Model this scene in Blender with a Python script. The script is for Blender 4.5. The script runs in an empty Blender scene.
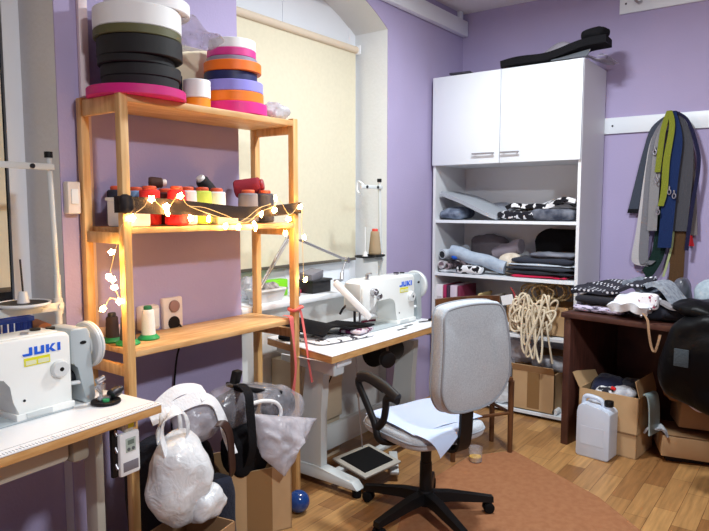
import bpy, bmesh, math, random
from mathutils import Vector, Matrix, Euler, noise
V = Vector
PI = math.pi
R = math.radians
random.seed(7)
SC = bpy.context.scene
COL = SC.collection
MATX = {}

# ------------------------------------------------------------------ materials
def lin(c):
    return tuple(((x/255)/12.92 if x/255 <= .04045 else ((x/255+.055)/1.055)**2.4) for x in c)

def mat(name, rgb, rough=.6, metal=0, rgb2=None, scale=8, stretch=(1, 1, 1), bump=0, bscale=60,
        contrast=(.35, .65), emit=0, alpha=1, trans=0, sheen=0, coat=0, detail=3, spec=.5, const=False):
    m = bpy.data.materials.new(name); m.use_nodes = True
    nt = m.node_tree; N = nt.nodes; L = nt.links
    b = N['Principled BSDF']
    c1 = lin(rgb) + (1,)
    b.inputs['Base Color'].default_value = c1
    b.inputs['Roughness'].default_value = rough
    b.inputs['Metallic'].default_value = metal
    b.inputs['Specular IOR Level'].default_value = spec
    b.inputs['Sheen Weight'].default_value = sheen
    b.inputs['Coat Weight'].default_value = coat
    b.inputs['Transmission Weight'].default_value = trans
    b.inputs['Alpha'].default_value = alpha
    tc = None
    def coords(st):
        t = N.new('ShaderNodeTexCoord'); mp = N.new('ShaderNodeMapping')
        mp.inputs['Scale'].default_value = st
        L.new(t.outputs['Object'], mp.inputs['Vector'])
        return mp.outputs['Vector']
    if rgb2:
        nz = N.new('ShaderNodeTexNoise'); nz.inputs['Scale'].default_value = scale
        nz.inputs['Detail'].default_value = detail
        L.new(coords(stretch), nz.inputs['Vector'])
        cr = N.new('ShaderNodeValToRGB')
        cr.color_ramp.elements[0].position = contrast[0]; cr.color_ramp.elements[1].position = contrast[1]
        cr.color_ramp.elements[0].color = c1; cr.color_ramp.elements[1].color = lin(rgb2) + (1,)
        if const: cr.color_ramp.interpolation = 'CONSTANT'
        L.new(nz.outputs['Fac'], cr.inputs['Fac'])
        L.new(cr.outputs['Color'], b.inputs['Base Color'])
    if bump:
        nz = N.new('ShaderNodeTexNoise'); nz.inputs['Scale'].default_value = bscale
        nz.inputs['Detail'].default_value = 4
        L.new(coords((1, 1, 1)), nz.inputs['Vector'])
        bp = N.new('ShaderNodeBump'); bp.inputs['Strength'].default_value = bump
        bp.inputs['Distance'].default_value = .01
        L.new(nz.outputs['Fac'], bp.inputs['Height'])
        L.new(bp.outputs['Normal'], b.inputs['Normal'])
    if emit:
        b.inputs['Emission Color'].default_value = c1
        b.inputs['Emission Strength'].default_value = emit
    return m

def floor_mat():
    m = bpy.data.materials.new('laminate'); m.use_nodes = True
    nt = m.node_tree; N = nt.nodes; L = nt.links; b = N['Principled BSDF']
    t = N.new('ShaderNodeTexCoord')
    br = N.new('ShaderNodeTexBrick')
    br.inputs['Scale'].default_value = 1
    br.inputs['Brick Width'].default_value = .42; br.inputs['Row Height'].default_value = .105
    br.inputs['Mortar Size'].default_value = .0012
    br.inputs['Color1'].default_value = lin((182, 138, 86)) + (1,)
    br.inputs['Color2'].default_value = lin((132, 88, 50)) + (1,)
    br.inputs['Mortar'].default_value = lin((92, 56, 30)) + (1,)
    br.inputs['Bias'].default_value = -.1
    br.offset = .37
    L.new(t.outputs['Object'], br.inputs['Vector'])
    mp = N.new('ShaderNodeMapping'); mp.inputs['Scale'].default_value = (2.5, 30, 1)
    L.new(t.outputs['Object'], mp.inputs['Vector'])
    nz = N.new('ShaderNodeTexNoise'); nz.inputs['Scale'].default_value = 1.6; nz.inputs['Detail'].default_value = 6
    L.new(mp.outputs['Vector'], nz.inputs['Vector'])
    mx = N.new('ShaderNodeMix'); mx.data_type = 'RGBA'; mx.blend_type = 'OVERLAY'
    mx.inputs[0].default_value = .55
    L.new(br.outputs['Color'], mx.inputs[6]); L.new(nz.outputs['Fac'], mx.inputs[7])
    L.new(mx.outputs[2], b.inputs['Base Color'])
    b.inputs['Roughness'].default_value = .42
    return m

def dots_mat(name, base, dot, scale):
    m = bpy.data.materials.new(name); m.use_nodes = True
    nt = m.node_tree; N = nt.nodes; L = nt.links; b = N['Principled BSDF']
    t = N.new('ShaderNodeTexCoord')
    v = N.new('ShaderNodeTexVoronoi'); v.inputs['Scale'].default_value = scale; v.inputs['Randomness'].default_value = .15
    L.new(t.outputs['Object'], v.inputs['Vector'])
    cr = N.new('ShaderNodeValToRGB'); cr.color_ramp.interpolation = 'CONSTANT'
    cr.color_ramp.elements[0].color = lin(dot) + (1,); cr.color_ramp.elements[1].color = lin(base) + (1,)
    cr.color_ramp.elements[1].position = .3
    L.new(v.outputs['Distance'], cr.inputs['Fac']); L.new(cr.outputs['Color'], b.inputs['Base Color'])
    b.inputs['Roughness'].default_value = .9
    return m

M = {}
M['wall'] = mat('lavender_paint', (176, 165, 201), .85, bump=.12, bscale=90, rgb2=(172, 161, 197), scale=2)
M['white_wall'] = mat('white_paint', (226, 228, 228), .8, bump=.2, bscale=50, rgb2=(221, 223, 223), scale=3)
M['ceil'] = mat('ceiling_paint', (235, 235, 235), .9)
M['floor'] = floor_mat()
M['mat'] = mat('brown_mat', (160, 110, 76), .8, rgb2=(150, 100, 68), scale=30, bump=.2, bscale=200, spec=.2)
M['blind'] = mat('blind_fabric', (226, 219, 194), .9, rgb2=(222, 215, 190), scale=40, bump=.05, bscale=300)
M['frame'] = mat('window_plastic', (236, 240, 246), .35)
M['glass'] = mat('night_glass', (20, 24, 34), .08, spec=.6)
M['pine'] = mat('pine', (226, 184, 126), .5, rgb2=(198, 148, 90), scale=3.5, stretch=(2, 14, 2), detail=5)
M['pinev'] = mat('pine_upright', (226, 184, 124), .5, rgb2=(200, 150, 92), scale=3.5, stretch=(14, 14, 1.2), detail=5)
M['pinex'] = mat('pine_board', (228, 188, 132), .5, rgb2=(196, 146, 90), scale=3.5, stretch=(1.3, 16, 8), detail=5)
M['edge'] = mat('table_edge_wood', (206, 160, 104), .5, rgb2=(188, 138, 80), scale=4, stretch=(3, 3, 20))
M['top'] = mat('table_laminate', (240, 242, 244), .3)
M['ink'] = mat('ruler_ink', (80, 84, 92), .6)
M['steel_w'] = mat('painted_steel', (206, 212, 212), .4)
M['steel_b'] = mat('beige_steel', (188, 184, 172), .5)
M['mach'] = mat('machine_enamel', (240, 243, 240), .25, coat=.3)
M['machg'] = mat('machine_grey', (178, 188, 192), .35)
M['wheelp'] = mat('wheel_plastic', (216, 220, 220), .35)
M['chrome'] = mat('chrome', (190, 190, 195), .34, metal=1)
M['dmetal'] = mat('dark_metal', (60, 60, 64), .4, metal=.8)
M['black'] = mat('black_plastic', (13, 13, 15), .5, spec=.3)
M['blackf'] = mat('black_fabric', (20, 20, 24), .9, bump=.4, bscale=120, spec=.2)
M['rubber'] = mat('black_rubber', (12, 12, 13), .8, spec=.2)
M['blue_ink'] = mat('blue_ink', (20, 96, 220), .5)
M['yellow'] = mat('yellow_sticker', (226, 222, 40), .5)
M['melamine'] = mat('white_melamine', (232, 238, 244), .4)
M['melb'] = mat('cabinet_carcass', (226, 228, 232), .5)
M['dwood'] = mat('dark_wood', (84, 50, 42), .45, rgb2=(62, 36, 30), scale=4, stretch=(2, 12, 2))
M['chairwood'] = mat('stool_wood', (104, 66, 38), .4, rgb2=(76, 46, 26), scale=5, stretch=(4, 4, 1))
M['card'] = mat('cardboard', (196, 162, 122), .85, rgb2=(188, 154, 114), scale=6, spec=.2)
M['cardd'] = mat('cardboard_dark', (160, 126, 92), .85, rgb2=(150, 117, 84), scale=6, spec=.2)
M['tapeb'] = mat('packing_tape', (142, 108, 70), .3)
M['seat'] = mat('chair_fabric', (192, 200, 206), .95, rgb2=(174, 182, 190), scale=160, bump=.3, bscale=320, sheen=.3, spec=.2)
M['piping'] = mat('chair_piping', (150, 156, 164), .9)
M['sheet'] = mat('pale_blue_cloth', (196, 212, 240), .8)
M['wplast'] = mat('white_plastic', (235, 238, 240), .4)
M['socketm'] = mat('socket_plastic', (232, 222, 214), .35)
def plastic_bag(name, rgb, dens, rough=.25):
    m = bpy.data.materials.new(name); m.use_nodes = True
    nt = m.node_tree; N = nt.nodes; L = nt.links; b = N['Principled BSDF']
    b.inputs['Base Color'].default_value = lin(rgb) + (1,); b.inputs['Roughness'].default_value = rough
    b.inputs['Specular IOR Level'].default_value = .7
    tr = N.new('ShaderNodeBsdfTransparent'); mx = N.new('ShaderNodeMixShader')
    t = N.new('ShaderNodeTexCoord'); nz = N.new('ShaderNodeTexNoise'); nz.inputs['Scale'].default_value = 11; nz.inputs['Detail'].default_value = 5
    L.new(t.outputs['Object'], nz.inputs['Vector'])
    mr = N.new('ShaderNodeMapRange'); mr.inputs['From Min'].default_value = .3; mr.inputs['From Max'].default_value = .7
    mr.inputs['To Min'].default_value = max(0, dens-.18); mr.inputs['To Max'].default_value = min(1, dens+.18)
    L.new(nz.outputs['Fac'], mr.inputs['Value']); L.new(mr.outputs['Result'], mx.inputs['Fac'])
    L.new(tr.outputs[0], mx.inputs[1]); L.new(b.outputs[0], mx.inputs[2])
    L.new(mx.outputs[0], N['Material Output'].inputs['Surface'])
    bp = N.new('ShaderNodeBump'); bp.inputs['Strength'].default_value = .55; bp.inputs['Distance'].default_value = .02
    n2 = N.new('ShaderNodeTexNoise'); n2.inputs['Scale'].default_value = 14; n2.inputs['Detail'].default_value = 3; n2.inputs['Distortion'].default_value = 1.2
    L.new(t.outputs['Object'], n2.inputs['Vector'])
    L.new(n2.outputs['Fac'], bp.inputs['Height']); L.new(bp.outputs['Normal'], b.inputs['Normal'])
    return m
M['bagw'] = plastic_bag('white_bag', (240, 244, 248), .78)
M['bagc'] = plastic_bag('clear_bag', (205, 205, 215), .30, .15)
M['bagm'] = plastic_bag('milky_bag', (206, 204, 214), .62)
M['jug'] = mat('milky_plastic', (204, 214, 230), .35, rgb2=(196, 207, 224), scale=6)
M['star'] = mat('warm_light', (255, 196, 112), .5, emit=85)
M['wire'] = mat('clear_wire', (226, 200, 150), .4)
_mc = {}
def cm(rgb, rough=.75, **k):
    key = (rgb, rough, tuple(sorted(k.items())))
    if key not in _mc:
        _mc[key] = mat('paint_%02x%02x%02x' % rgb, rgb, rough, **k)
    return _mc[key]
def fab(rgb, rgb2=None, **k):
    k = dict(dict(bump=.35, bscale=90, spec=.2, sheen=.1), **k)
    return cm(rgb, .95, rgb2=rgb2, **k)

# ------------------------------------------------------------------ geometry
class G:
    def __init__(s): s.bm = bmesh.new()
    def box(s, c, sz, rot=(0, 0, 0), bev=0, seg=2, top=None):
        m = Matrix.LocRotScale(V(c), Euler(rot), V(sz))
        r = bmesh.ops.create_cube(s.bm, size=1, matrix=Matrix())
        vs = r['verts']
        if top:
            for v in vs:
                if v.co.z > 0: v.co.x *= top[0]; v.co.y *= top[1]
        bmesh.ops.transform(s.bm, matrix=m, verts=vs)
        if bev:
            es = list({e for v in vs for e in v.link_edges})
            bmesh.ops.bevel(s.bm, geom=es, offset=bev, segments=seg, profile=.5, affect='EDGES', clamp_overlap=True)
        return s
    def bx(s, x0, x1, y0, y1, z0, z1, bev=0, seg=2):
        return s.box(((x0+x1)/2, (y0+y1)/2, (z0+z1)/2), (abs(x1-x0), abs(y1-y0), abs(z1-z0)), bev=bev, seg=seg)
    def loft(s, rings, cap=True, closed=False):
        vr = [[s.bm.verts.new(p) for p in r] for r in rings]
        n = len(vr[0]); k = len(vr)
        for i in range(k if closed else k-1):
            a, b = vr[i], vr[(i+1) % k]
            for j in range(n):
                try: s.bm.faces.new((a[j], a[(j+1) % n], b[(j+1) % n], b[j]))
                except ValueError: pass
        if cap and not closed:
            s.bm.faces.new(list(reversed(vr[0]))); s.bm.faces.new(vr[-1])
        return s
    def cyl(s, p, q, r, r2=None, n=20, bev=0):
        p, q = V(p), V(q); r2 = r if r2 is None else r2
        d = (q-p); l = d.length; d = d.normalized()
        a = d.orthogonal().normalized(); b = d.cross(a)
        prof = [(0, r), (l, r2)]
        if bev: prof = [(0, r-bev), (bev*.3, r-bev*.3), (bev, r), (l-bev, r2), (l-bev*.3, r2-bev*.3), (l, r2-bev)]
        return s.loft([[p+d*t+a*rr*math.cos(2*PI*i/n)+b*rr*math.sin(2*PI*i/n) for i in range(n)] for t, rr in prof])
    def lathe(s, prof, c=(0, 0, 0), n=32, rot=(0, 0, 0), closed=False):
        m = Matrix.LocRotScale(V(c), Euler(rot), V((1, 1, 1)))
        rings = [[m @ V((r*math.cos(2*PI*i/n), r*math.sin(2*PI*i/n), z)) for i in range(n)] for r, z in prof]
        return s.loft(rings, cap=not closed, closed=closed)
    def tube(s, pts, r, n=8, closed=False, sm=4, flat=1, up=None):
        pts = [V(p) for p in pts]
        if sm > 1: pts = smooth(pts, sm, closed)
        k = len(pts); rr = r if isinstance(r, (list, tuple)) else None
        rings = []; prev = None
        for i, p in enumerate(pts):
            t = (pts[(i+1) % k]-pts[i-1]) if closed else (pts[min(i+1, k-1)]-pts[max(i-1, 0)])
            t = t.normalized() if t.length > 1e-9 else V((0, 0, 1))
            if up is not None: a = V(up) - t*V(up).dot(t)
            elif prev is None: a = t.orthogonal()
            else: a = prev - t*prev.dot(t)
            a = a.normalized() if a.length > 1e-6 else t.orthogonal().normalized()
            prev = a; b = t.cross(a)
            q = r if rr is None else rr[0]+(rr[1]-rr[0])*i/(k-1)
            rings.append([p+a*q*math.cos(2*PI*j/n)+b*q*flat*math.sin(2*PI*j/n) for j in range(n)])
        return s.loft(rings, closed=closed)
    def ribbon(s, pts, w, t=.003, sm=5, closed=False):
        """strip along pts; w = width vector or list of them; t = thickness"""
        pts = [V(p) for p in pts]
        ws = [V(x) for x in w] if isinstance(w[0], (list, tuple, Vector)) else [V(w)]*len(pts)
        if sm > 1: pts = smooth(pts, sm, closed); ws = smooth(ws, sm, closed)
        k = len(pts); rings = []
        for i in range(k):
            d = (pts[(i+1) % k]-pts[i-1]) if closed else (pts[min(i+1, k-1)]-pts[max(i-1, 0)])
            nn = d.cross(ws[i]); nn = nn.normalized()*t/2 if nn.length > 1e-9 else V((0, t/2, 0))
            h = ws[i]/2
            rings.append([pts[i]-h-nn, pts[i]+h-nn, pts[i]+h+nn, pts[i]-h+nn])
        return s.loft(rings, closed=closed)
    def prism(s, poly, a, b, axis='z', bev=0, seg=2):
        def mk(p, q):
            if axis == 'z': return V((p[0], p[1], q))
            if axis == 'y': return V((p[0], q, p[1]))
            return V((q, p[0], p[1]))
        f0 = [s.bm.verts.new(mk(p, a)) for p in poly]; f1 = [s.bm.verts.new(mk(p, b)) for p in poly]
        n = len(poly)
        s.bm.faces.new(f0); s.bm.faces.new(list(reversed(f1)))
        for i in range(n): s.bm.faces.new((f0[i], f1[i], f1[(i+1) % n], f0[(i+1) % n]))
        if bev:
            es = [e for e in {e for v in f0+f1 for e in v.link_edges}]
            bmesh.ops.bevel(s.bm, geom=es, offset=bev, segments=seg, profile=.5, affect='EDGES', clamp_overlap=True)
        return s
    def blob(s, c, rad, e1=1, e2=1, rot=(0, 0, 0), nu=28, nv=16, amp=0, freq=6, seed=0, flat=None):
        """superellipsoid: e small = boxy; amp = wrinkle height"""
        m = Matrix.LocRotScale(V(c), Euler(rot), V((1, 1, 1)))
        def sp(x, e): return math.copysign(abs(x)**e, x)
        off = V((seed*3.1, seed*1.7, seed*.9))
        rings = []
        for i in range(nv+1):
            ph = -PI/2+PI*(i+.0)/nv
            if i == 0: ph += .06
            if i == nv: ph -= .06
            ring = []
            for j in range(nu):
                th = 2*PI*j/nu
                p = V((sp(math.cos(ph), e1)*sp(math.cos(th), e2), sp(math.cos(ph), e1)*sp(math.sin(th), e2), sp(math.sin(ph), e1)))
                p = V((p.x*rad[0], p.y*rad[1], p.z*rad[2]))
                if amp:
                    q = p*freq+off
                    d = noise.noise(q)+.5*noise.noise(q*2.1+V((5, 1, 2)))
                    nn = V((p.x/rad[0]**2, p.y/rad[1]**2, p.z/rad[2]**2)).normalized()
                    p = p+nn*amp*d
                w = m @ p
                if flat is not None and w.z < flat: w.z = flat
                ring.append(w)
            rings.append(ring)
        return s.loft(rings)
    def surf(s, fn, nu, nv, t):
        top = [[V(fn(i/nu, j/nv)) for j in range(nv+1)] for i in range(nu+1)]
        def nrm(i, j):
            a = top[min(i+1, nu)][j]-top[max(i-1, 0)][j]; b = top[i][min(j+1, nv)]-top[i][max(j-1, 0)]
            n = a.cross(b); return n.normalized() if n.length > 1e-12 else V((0, 0, 1))
        A = [[s.bm.verts.new(top[i][j]+nrm(i, j)*t/2) for j in range(nv+1)] for i in range(nu+1)]
        B = [[s.bm.verts.new(top[i][j]-nrm(i, j)*t/2) for j in range(nv+1)] for i in range(nu+1)]
        F = s.bm.faces.new
        for i in range(nu):
            for j in range(nv):
                F((A[i][j], A[i+1][j], A[i+1][j+1], A[i][j+1])); F((B[i][j], B[i][j+1], B[i+1][j+1], B[i+1][j]))
        for i in range(nu):
            F((A[i+1][0], A[i][0], B[i][0], B[i+1][0])); F((A[i][nv], A[i+1][nv], B[i+1][nv], B[i][nv]))
        for j in range(nv):
            F((A[0][j], A[0][j+1], B[0][j+1], B[0][j])); F((A[nu][j+1], A[nu][j], B[nu][j], B[nu][j+1]))
        return s

def smooth(pts, k, closed=False):
    out = []; n = len(pts)
    if n < 3: 
        return [pts[0].lerp(pts[-1], i/k) for i in range(k+1)]
    rng = n if closed else n-1
    for i in range(rng):
        if closed: p0, p1, p2, p3 = pts[i-1], pts[i], pts[(i+1) % n], pts[(i+2) % n]
        else: p0, p1, p2, p3 = pts[max(i-1, 0)], pts[i], pts[i+1], pts[min(i+2, n-1)]
        for j in range(k):
            t = j/k
            out.append(.5*((2*p1)+(p2-p0)*t+(2*p0-5*p1+4*p2-p3)*t*t+(3*p1-p0-3*p2+p3)*t**3))
    if not closed: out.append(pts[-1].copy())
    return out

def obj(name, g, m, parent=None, local=False, ang=38, label=None):
    bm = g.bm
    bmesh.ops.recalc_face_normals(bm, faces=bm.faces)
    for f in bm.faces: f.smooth = ang > 0
    me = bpy.data.meshes.new(name); bm.to_mesh(me); bm.free()
    o = bpy.data.objects.new(name, me); COL.objects.link(o)
    if ang > 0: me.set_sharp_from_angle(angle=R(ang))
    me.materials.append(M[m] if isinstance(m, str) else m)
    MATX[o.name] = Matrix()
    if parent is not None:
        if not local: me.transform(MATX[parent.name].inverted())
        o.parent = parent; MATX[o.name] = MATX[parent.name].copy()
    if label: o['label'] = label
    return o

def tag(o, label, cat, group=None, kind=None):
    o['label'] = label; o['category'] = cat
    if group: o['group'] = group
    if kind: o['kind'] = kind
    return o

def thing(name, label, cat, loc=(0, 0, 0), rz=0, group=None):
    o = bpy.data.objects.new(name, None); COL.objects.link(o)
    o.empty_display_size = .1
    o.location = loc; o.rotation_euler = (0, 0, rz)
    MATX[o.name] = Matrix.LocRotScale(V(loc), Euler((0, 0, rz)), V((1, 1, 1)))
    return tag(o, label, cat, group)

def single(name, g, m, label, cat, group=None, base=None, ang=38):
    """a thing that is one mesh; origin moved to its base"""
    o = obj(name, g, m, ang=ang)
    me = o.data
    xs = [v.co for v in me.vertices]
    if base is None:
        c = V((sum(v.x for v in xs)/len(xs), sum(v.y for v in xs)/len(xs), min(v.z for v in xs)))
    else: c = V(base)
    me.transform(Matrix.Translation(-c)); o.location = c
    MATX[o.name] = Matrix.Translation(c)
    return tag(o, label, cat, group)

def struct(name, g, m, parent=None, ang=30):
    o = obj(name, g, m, parent, ang=ang)
    if parent is None: o['kind'] = 'structure'
    return o

def dup(root, loc, rz=0, label=None, group=None):
    r = root.copy(); COL.objects.link(r); r.location = loc; r.rotation_euler = (0, 0, rz)
    MATX[r.name] = Matrix.LocRotScale(V(loc), Euler((0, 0, rz)), V((1, 1, 1)))
    if label: r['label'] = label
    if group: r['group'] = group
    out = {}
    for ch in list(root.children):
        c = ch.copy(); COL.objects.link(c); c.parent = r; out[ch.name.split('.')[0]] = c
        for gch in ch.children:
            d = gch.copy(); COL.objects.link(d); d.parent = c
    return r

def text_mesh(name, txt, size, ext, m, matrix, parent, bold=0, shear=0):
    cu = bpy.data.curves.new('lettering', 'FONT'); cu.body = txt; cu.size = size; cu.extrude = ext; cu.offset = bold; cu.shear = shear
    cu.resolution_u = 3
    t = bpy.data.objects.new('lettering', cu); COL.objects.link(t)
    dg = bpy.context.evaluated_depsgraph_get()
    me = bpy.data.meshes.new_from_object(t.evaluated_get(dg))
    bpy.data.objects.remove(t); bpy.data.curves.remove(cu)
    me.transform(matrix); me.materials.clear(); me.materials.append(M[m] if isinstance(m, str) else m)
    me.name = name
    o = bpy.data.objects.new(name, me); COL.objects.link(o)
    o.parent = parent; MATX[o.name] = MATX[parent.name].copy()
    return o
# ================================================================== ROOM
M['wall2'] = mat('low_bounce_grey', (120, 114, 130), .85, bump=.12, bscale=90)  # wall behind the camera: lavender darkened to cut bounced light
WY, RX, CZ = 2.48, 4.80, 3.05      # window wall, right wall, ceiling
WT = .32                            # window wall thickness
LX, FY = -1.7, -3.2
struct('floor', G().bx(LX-.1, RX+.1, FY-.1, WY+WT, -.06, 0), 'floor', ang=0)
struct('ceiling', G().bx(LX-.1, RX+.1, FY-.1, WY+WT, CZ, CZ+.08), 'ceil', ang=0)
struct('wall_right', G().bx(RX, RX+.1, FY, WY+WT, 0, CZ), 'wall', ang=0)
struct('wall_left', G().bx(LX-.1, LX, FY, WY+WT, 0, CZ), 'wall', ang=0)
struct('wall_front', G().bx(LX-.1, RX+.1, FY-.1, FY, 0, CZ), M['wall2'], ang=0)
WINS = [(-.05, 1.354), (2.317, 3.705)]
def lintel(x0, x1, zs, rise):
    c = (x0+x1)/2; h = (x1-x0)/2
    arc = [(c-h+2*h*i/24, zs+rise*(1-(i/12-1)**2)) for i in range(25)]
    return arc+[(x1, CZ), (x0, CZ)]
paint, core = G(), G()
for g, ya, yb in ((paint, WY, WY+.006), (core, WY+.006, WY+WT)):
    xs = [LX, WINS[0][0], WINS[0][1], WINS[1][0], WINS[1][1], RX]
    for a, b in ((0, 1), (2, 3), (4, 5)): g.bx(xs[a], xs[b], ya, yb, 0, CZ)
    for x0, x1 in WINS:
        g.prism(lintel(x0, x1, 2.70, .21), ya, yb, 'y')
wall = struct('wall_back', paint, 'wall', ang=0)
obj('reveal', core, 'white_wall', wall, ang=20)
# window niches: parapet below the sill, frame, panes
for n, (x0, x1) in enumerate(WINS):
    struct('wall_parapet' if n == 0 else 'wall_niche', G().bx(x0, x1, WY+.07, WY+WT, 0, .925), 'white_wall' if n else 'wall', ang=0)
    w = struct('window_%d' % (n+1), G().bx(x0, x1, WY+.285, WY+.315, .96, 1.03 if n == 0 else 1.115).bx(x0, x1, WY+.285, WY+.315, 2.62, 2.90)
               .bx(x0, x0+.07, WY+.28, WY+.315, .96, 2.9).bx(x1-.07, x1, WY+.28, WY+.315, .96, 2.9)
               .bx((x0+x1)/2-.05, (x0+x1)/2+.05, WY+.28, WY+.315, .96, 2.9), 'frame', ang=0)
    obj('window_pane', G().bx(x0+.06, x1-.06, WY+.30, WY+.305, 1.02, 2.64), 'glass', w, ang=0)
    obj('window_sill', G().bx(x0+.002, x1-.002, WY-.005, WY+.30, .925, .96, .008), 'frame', w)
# roller blinds
def blind(x0, x1, zt, zb, label):
    t = thing('roller_blind', label, 'blind', ((x0+x1)/2, WY+.235, zb), 0, 'roller blinds in the windows')
    obj('blind_fabric', G().bx(x0, x1, WY+.240, WY+.243, zb+.01, zt), 'blind', t, ang=0)
    obj('roller_tube', G().cyl((x0, WY+.235, zt), (x1, WY+.235, zt), .024, n=16), cm((222, 206, 184), .5), t)
    obj('bottom_bar', G().bx(x0, x1, WY+.236, WY+.247, zb-.008, zb+.012, .003), cm((92, 84, 74), .5), t)
    obj('bracket', G().bx(x1, x1+.012, WY+.20, WY+.27, zt-.03, zt+.03, .003), 'frame', t)
blind(2.33, 3.655, 2.585, 1.125, 'cream roller blind behind the wooden shelf, drawn down over the right window')
blind(-.03, 1.25, 2.585, 1.155, 'cream roller blind at the left edge, drawn down over the window beside the thread stand')

# trims: ceiling duct on the window wall, cable trunking on the pier
struct('trim_1', G().bx(3.0, 4.792, WY-.05, WY, 2.865, 2.985, .008), 'frame')
struct('trim_2', G().bx(4.69, 4.74, WY-.03, WY, 2.985, CZ, .004), 'frame')
struct('trim_3', G().bx(1.445, 1.485, WY-.022, WY, .965, CZ, .004).bx(1.445, 1.66, WY-.022, WY, .945, .985, .004), cm((224, 206, 208), .5))
# wall boxes and sockets
sw = thing('wall_switch', 'small white switch box on the wall left of the wooden shelf', 'switch', (1.375, WY, 1.47))
obj('switch_box', G().bx(1.36, 1.415, WY-.04, WY, 1.47, 1.60, .006), 'socketm', sw)
obj('switch_rocker', G().bx(1.372, 1.402, WY-.046, WY-.038, 1.51, 1.57, .003), 'wplast', sw)
s1 = thing('junction_box', 'white square wall box left of the two-pin socket', 'socket', (1.73, WY, .93))
obj('box_body', G().bx(1.675, 1.775, WY-.045, WY, .94, 1.055, .012), 'socketm', s1)
obj('cover_flap', G().bx(1.735, 1.768, WY-.05, WY-.043, .955, 1.04, .004), 'wplast', s1)
s2 = thing('wall_socket', 'white two-pin power socket on the wall above the bottom shelf', 'socket', (1.86, WY, .93))
obj('face_plate', G().bx(1.805, 1.915, WY-.03, WY, .915, 1.075, .008), 'socketm', s2)
obj('socket_well', G().cyl((1.86, WY-.034, .955), (1.86, WY-.028, .955), .032, n=20), 'black', s2)
obj('dial', G().cyl((1.86, WY-.045, 1.035), (1.86, WY-.028, 1.035), .028, n=20, bev=.004), cm((150, 120, 116), .5), s2)
single('power_cable', G().tube([(1.885, WY-.03, .95), (1.90, WY-.05, .90), (1.875, WY-.03, .80), (1.86, WY-.02, .65), (1.84, WY-.02, .40), (1.86, WY-.03, .1), (1.9, WY-.06, .012)], .005, 6),
       'black', 'thin black power cable running down the wall from the socket', 'cable')

# boards with pegs on the right wall
def peg_board(y0, y1, z0, z1, label, pegs):
    t = thing('peg_board', label, 'peg board', (RX, (y0+y1)/2, z0), 0, 'white boards on the right wall')
    obj('board', G().bx(RX-.018, RX, y0, y1, z0, z1, .003), 'melamine', t)
    for y, zz in pegs:
        obj('screw', G().cyl((RX-.021, y, zz), (RX-.017, y, zz), .007, n=10), 'dmetal', t)
    return t
pb = peg_board(-.6, 1.335, 2.015, 2.128, 'long white board on the right wall that the straps hang from', [(1.28, 2.07), (.3, 2.07)])
obj('hook', G().tube([(RX-.018, .90, 2.08), (RX-.06, .90, 2.075), (RX-.075, .90, 2.10), (RX-.072, .90, 2.125)], .006, 8), 'chrome', pb)
pb2 = peg_board(-.6, 1.262, 2.835, 2.95, 'upper white board near the ceiling on the right wall', [(1.22, 2.90)])
obj('peg', G().tube([(RX-.018, 1.12, 2.90), (RX-.05, 1.13, 2.885), (RX-.07, 1.15, 2.90)], .008, 8), 'chrome', pb2)

# low brown mat on the floor
single('floor_mat', G().prism([(3.63, 1.49), (3.38, 1.66), (2.75, 1.70), (2.2, 1.45), (.9, .7), (.9, -.6), (2.55, -.6), (3.06, .63), (3.29, .88)], 0, .004, 'z'), 'mat',
       'brown hardboard floor mat under the office chair', 'mat', ang=0)

# ------------------------------------------------------------------ light
def area(name, loc, tgt, size, power, col):
    l = bpy.data.lights.new(name, 'AREA'); l.shape = 'DISK'; l.size = size; l.energy = power; l.color = col
    o = bpy.data.objects.new(name, l); COL.objects.link(o); o.location = loc
    o.rotation_euler = (V(tgt)-V(loc)).to_track_quat('-Z', 'Y').to_euler()
    return o
area('ceiling_lamp', (2.95, 1.30, 2.98), (2.95, 1.25, 0), .28, 50, (.90, .96, 1))
area('ceiling_lamp_rear', (.9, -.9, 3.0), (1.1, -.5, 0), .30, 78, (.90, .96, 1))
w = bpy.data.worlds.new('night'); SC.world = w; w.use_nodes = True
w.node_tree.nodes['Background'].inputs[0].default_value = (.02, .025, .04, 1)
w.node_tree.nodes['Background'].inputs[1].default_value = .5

# ------------------------------------------------------------------ camera
cam = bpy.data.cameras.new('camera'); co = bpy.data.objects.new('camera', cam); COL.objects.link(co)
cam.sensor_width = 36; cam.sensor_fit = 'HORIZONTAL'; cam.lens = 36*636/709
yaw, pit = R(36.75), R(5.3)
f = V((math.cos(yaw)*math.cos(pit), math.sin(yaw)*math.cos(pit), -math.sin(pit)))
r = V((math.sin(yaw), -math.cos(yaw), 0)); u = r.cross(f)
mw = Matrix((r, u, -f)).transposed().to_4x4(); mw.translation = V((0, 0, 1.5))
co.matrix_world = mw; cam.clip_start = .05
SC.camera = co
vs = SC.view_settings; vs.view_transform = 'Standard'; vs.look = 'None'; vs.gamma = 1; vs.use_curve_mapping = False
vs.exposure = .38
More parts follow.
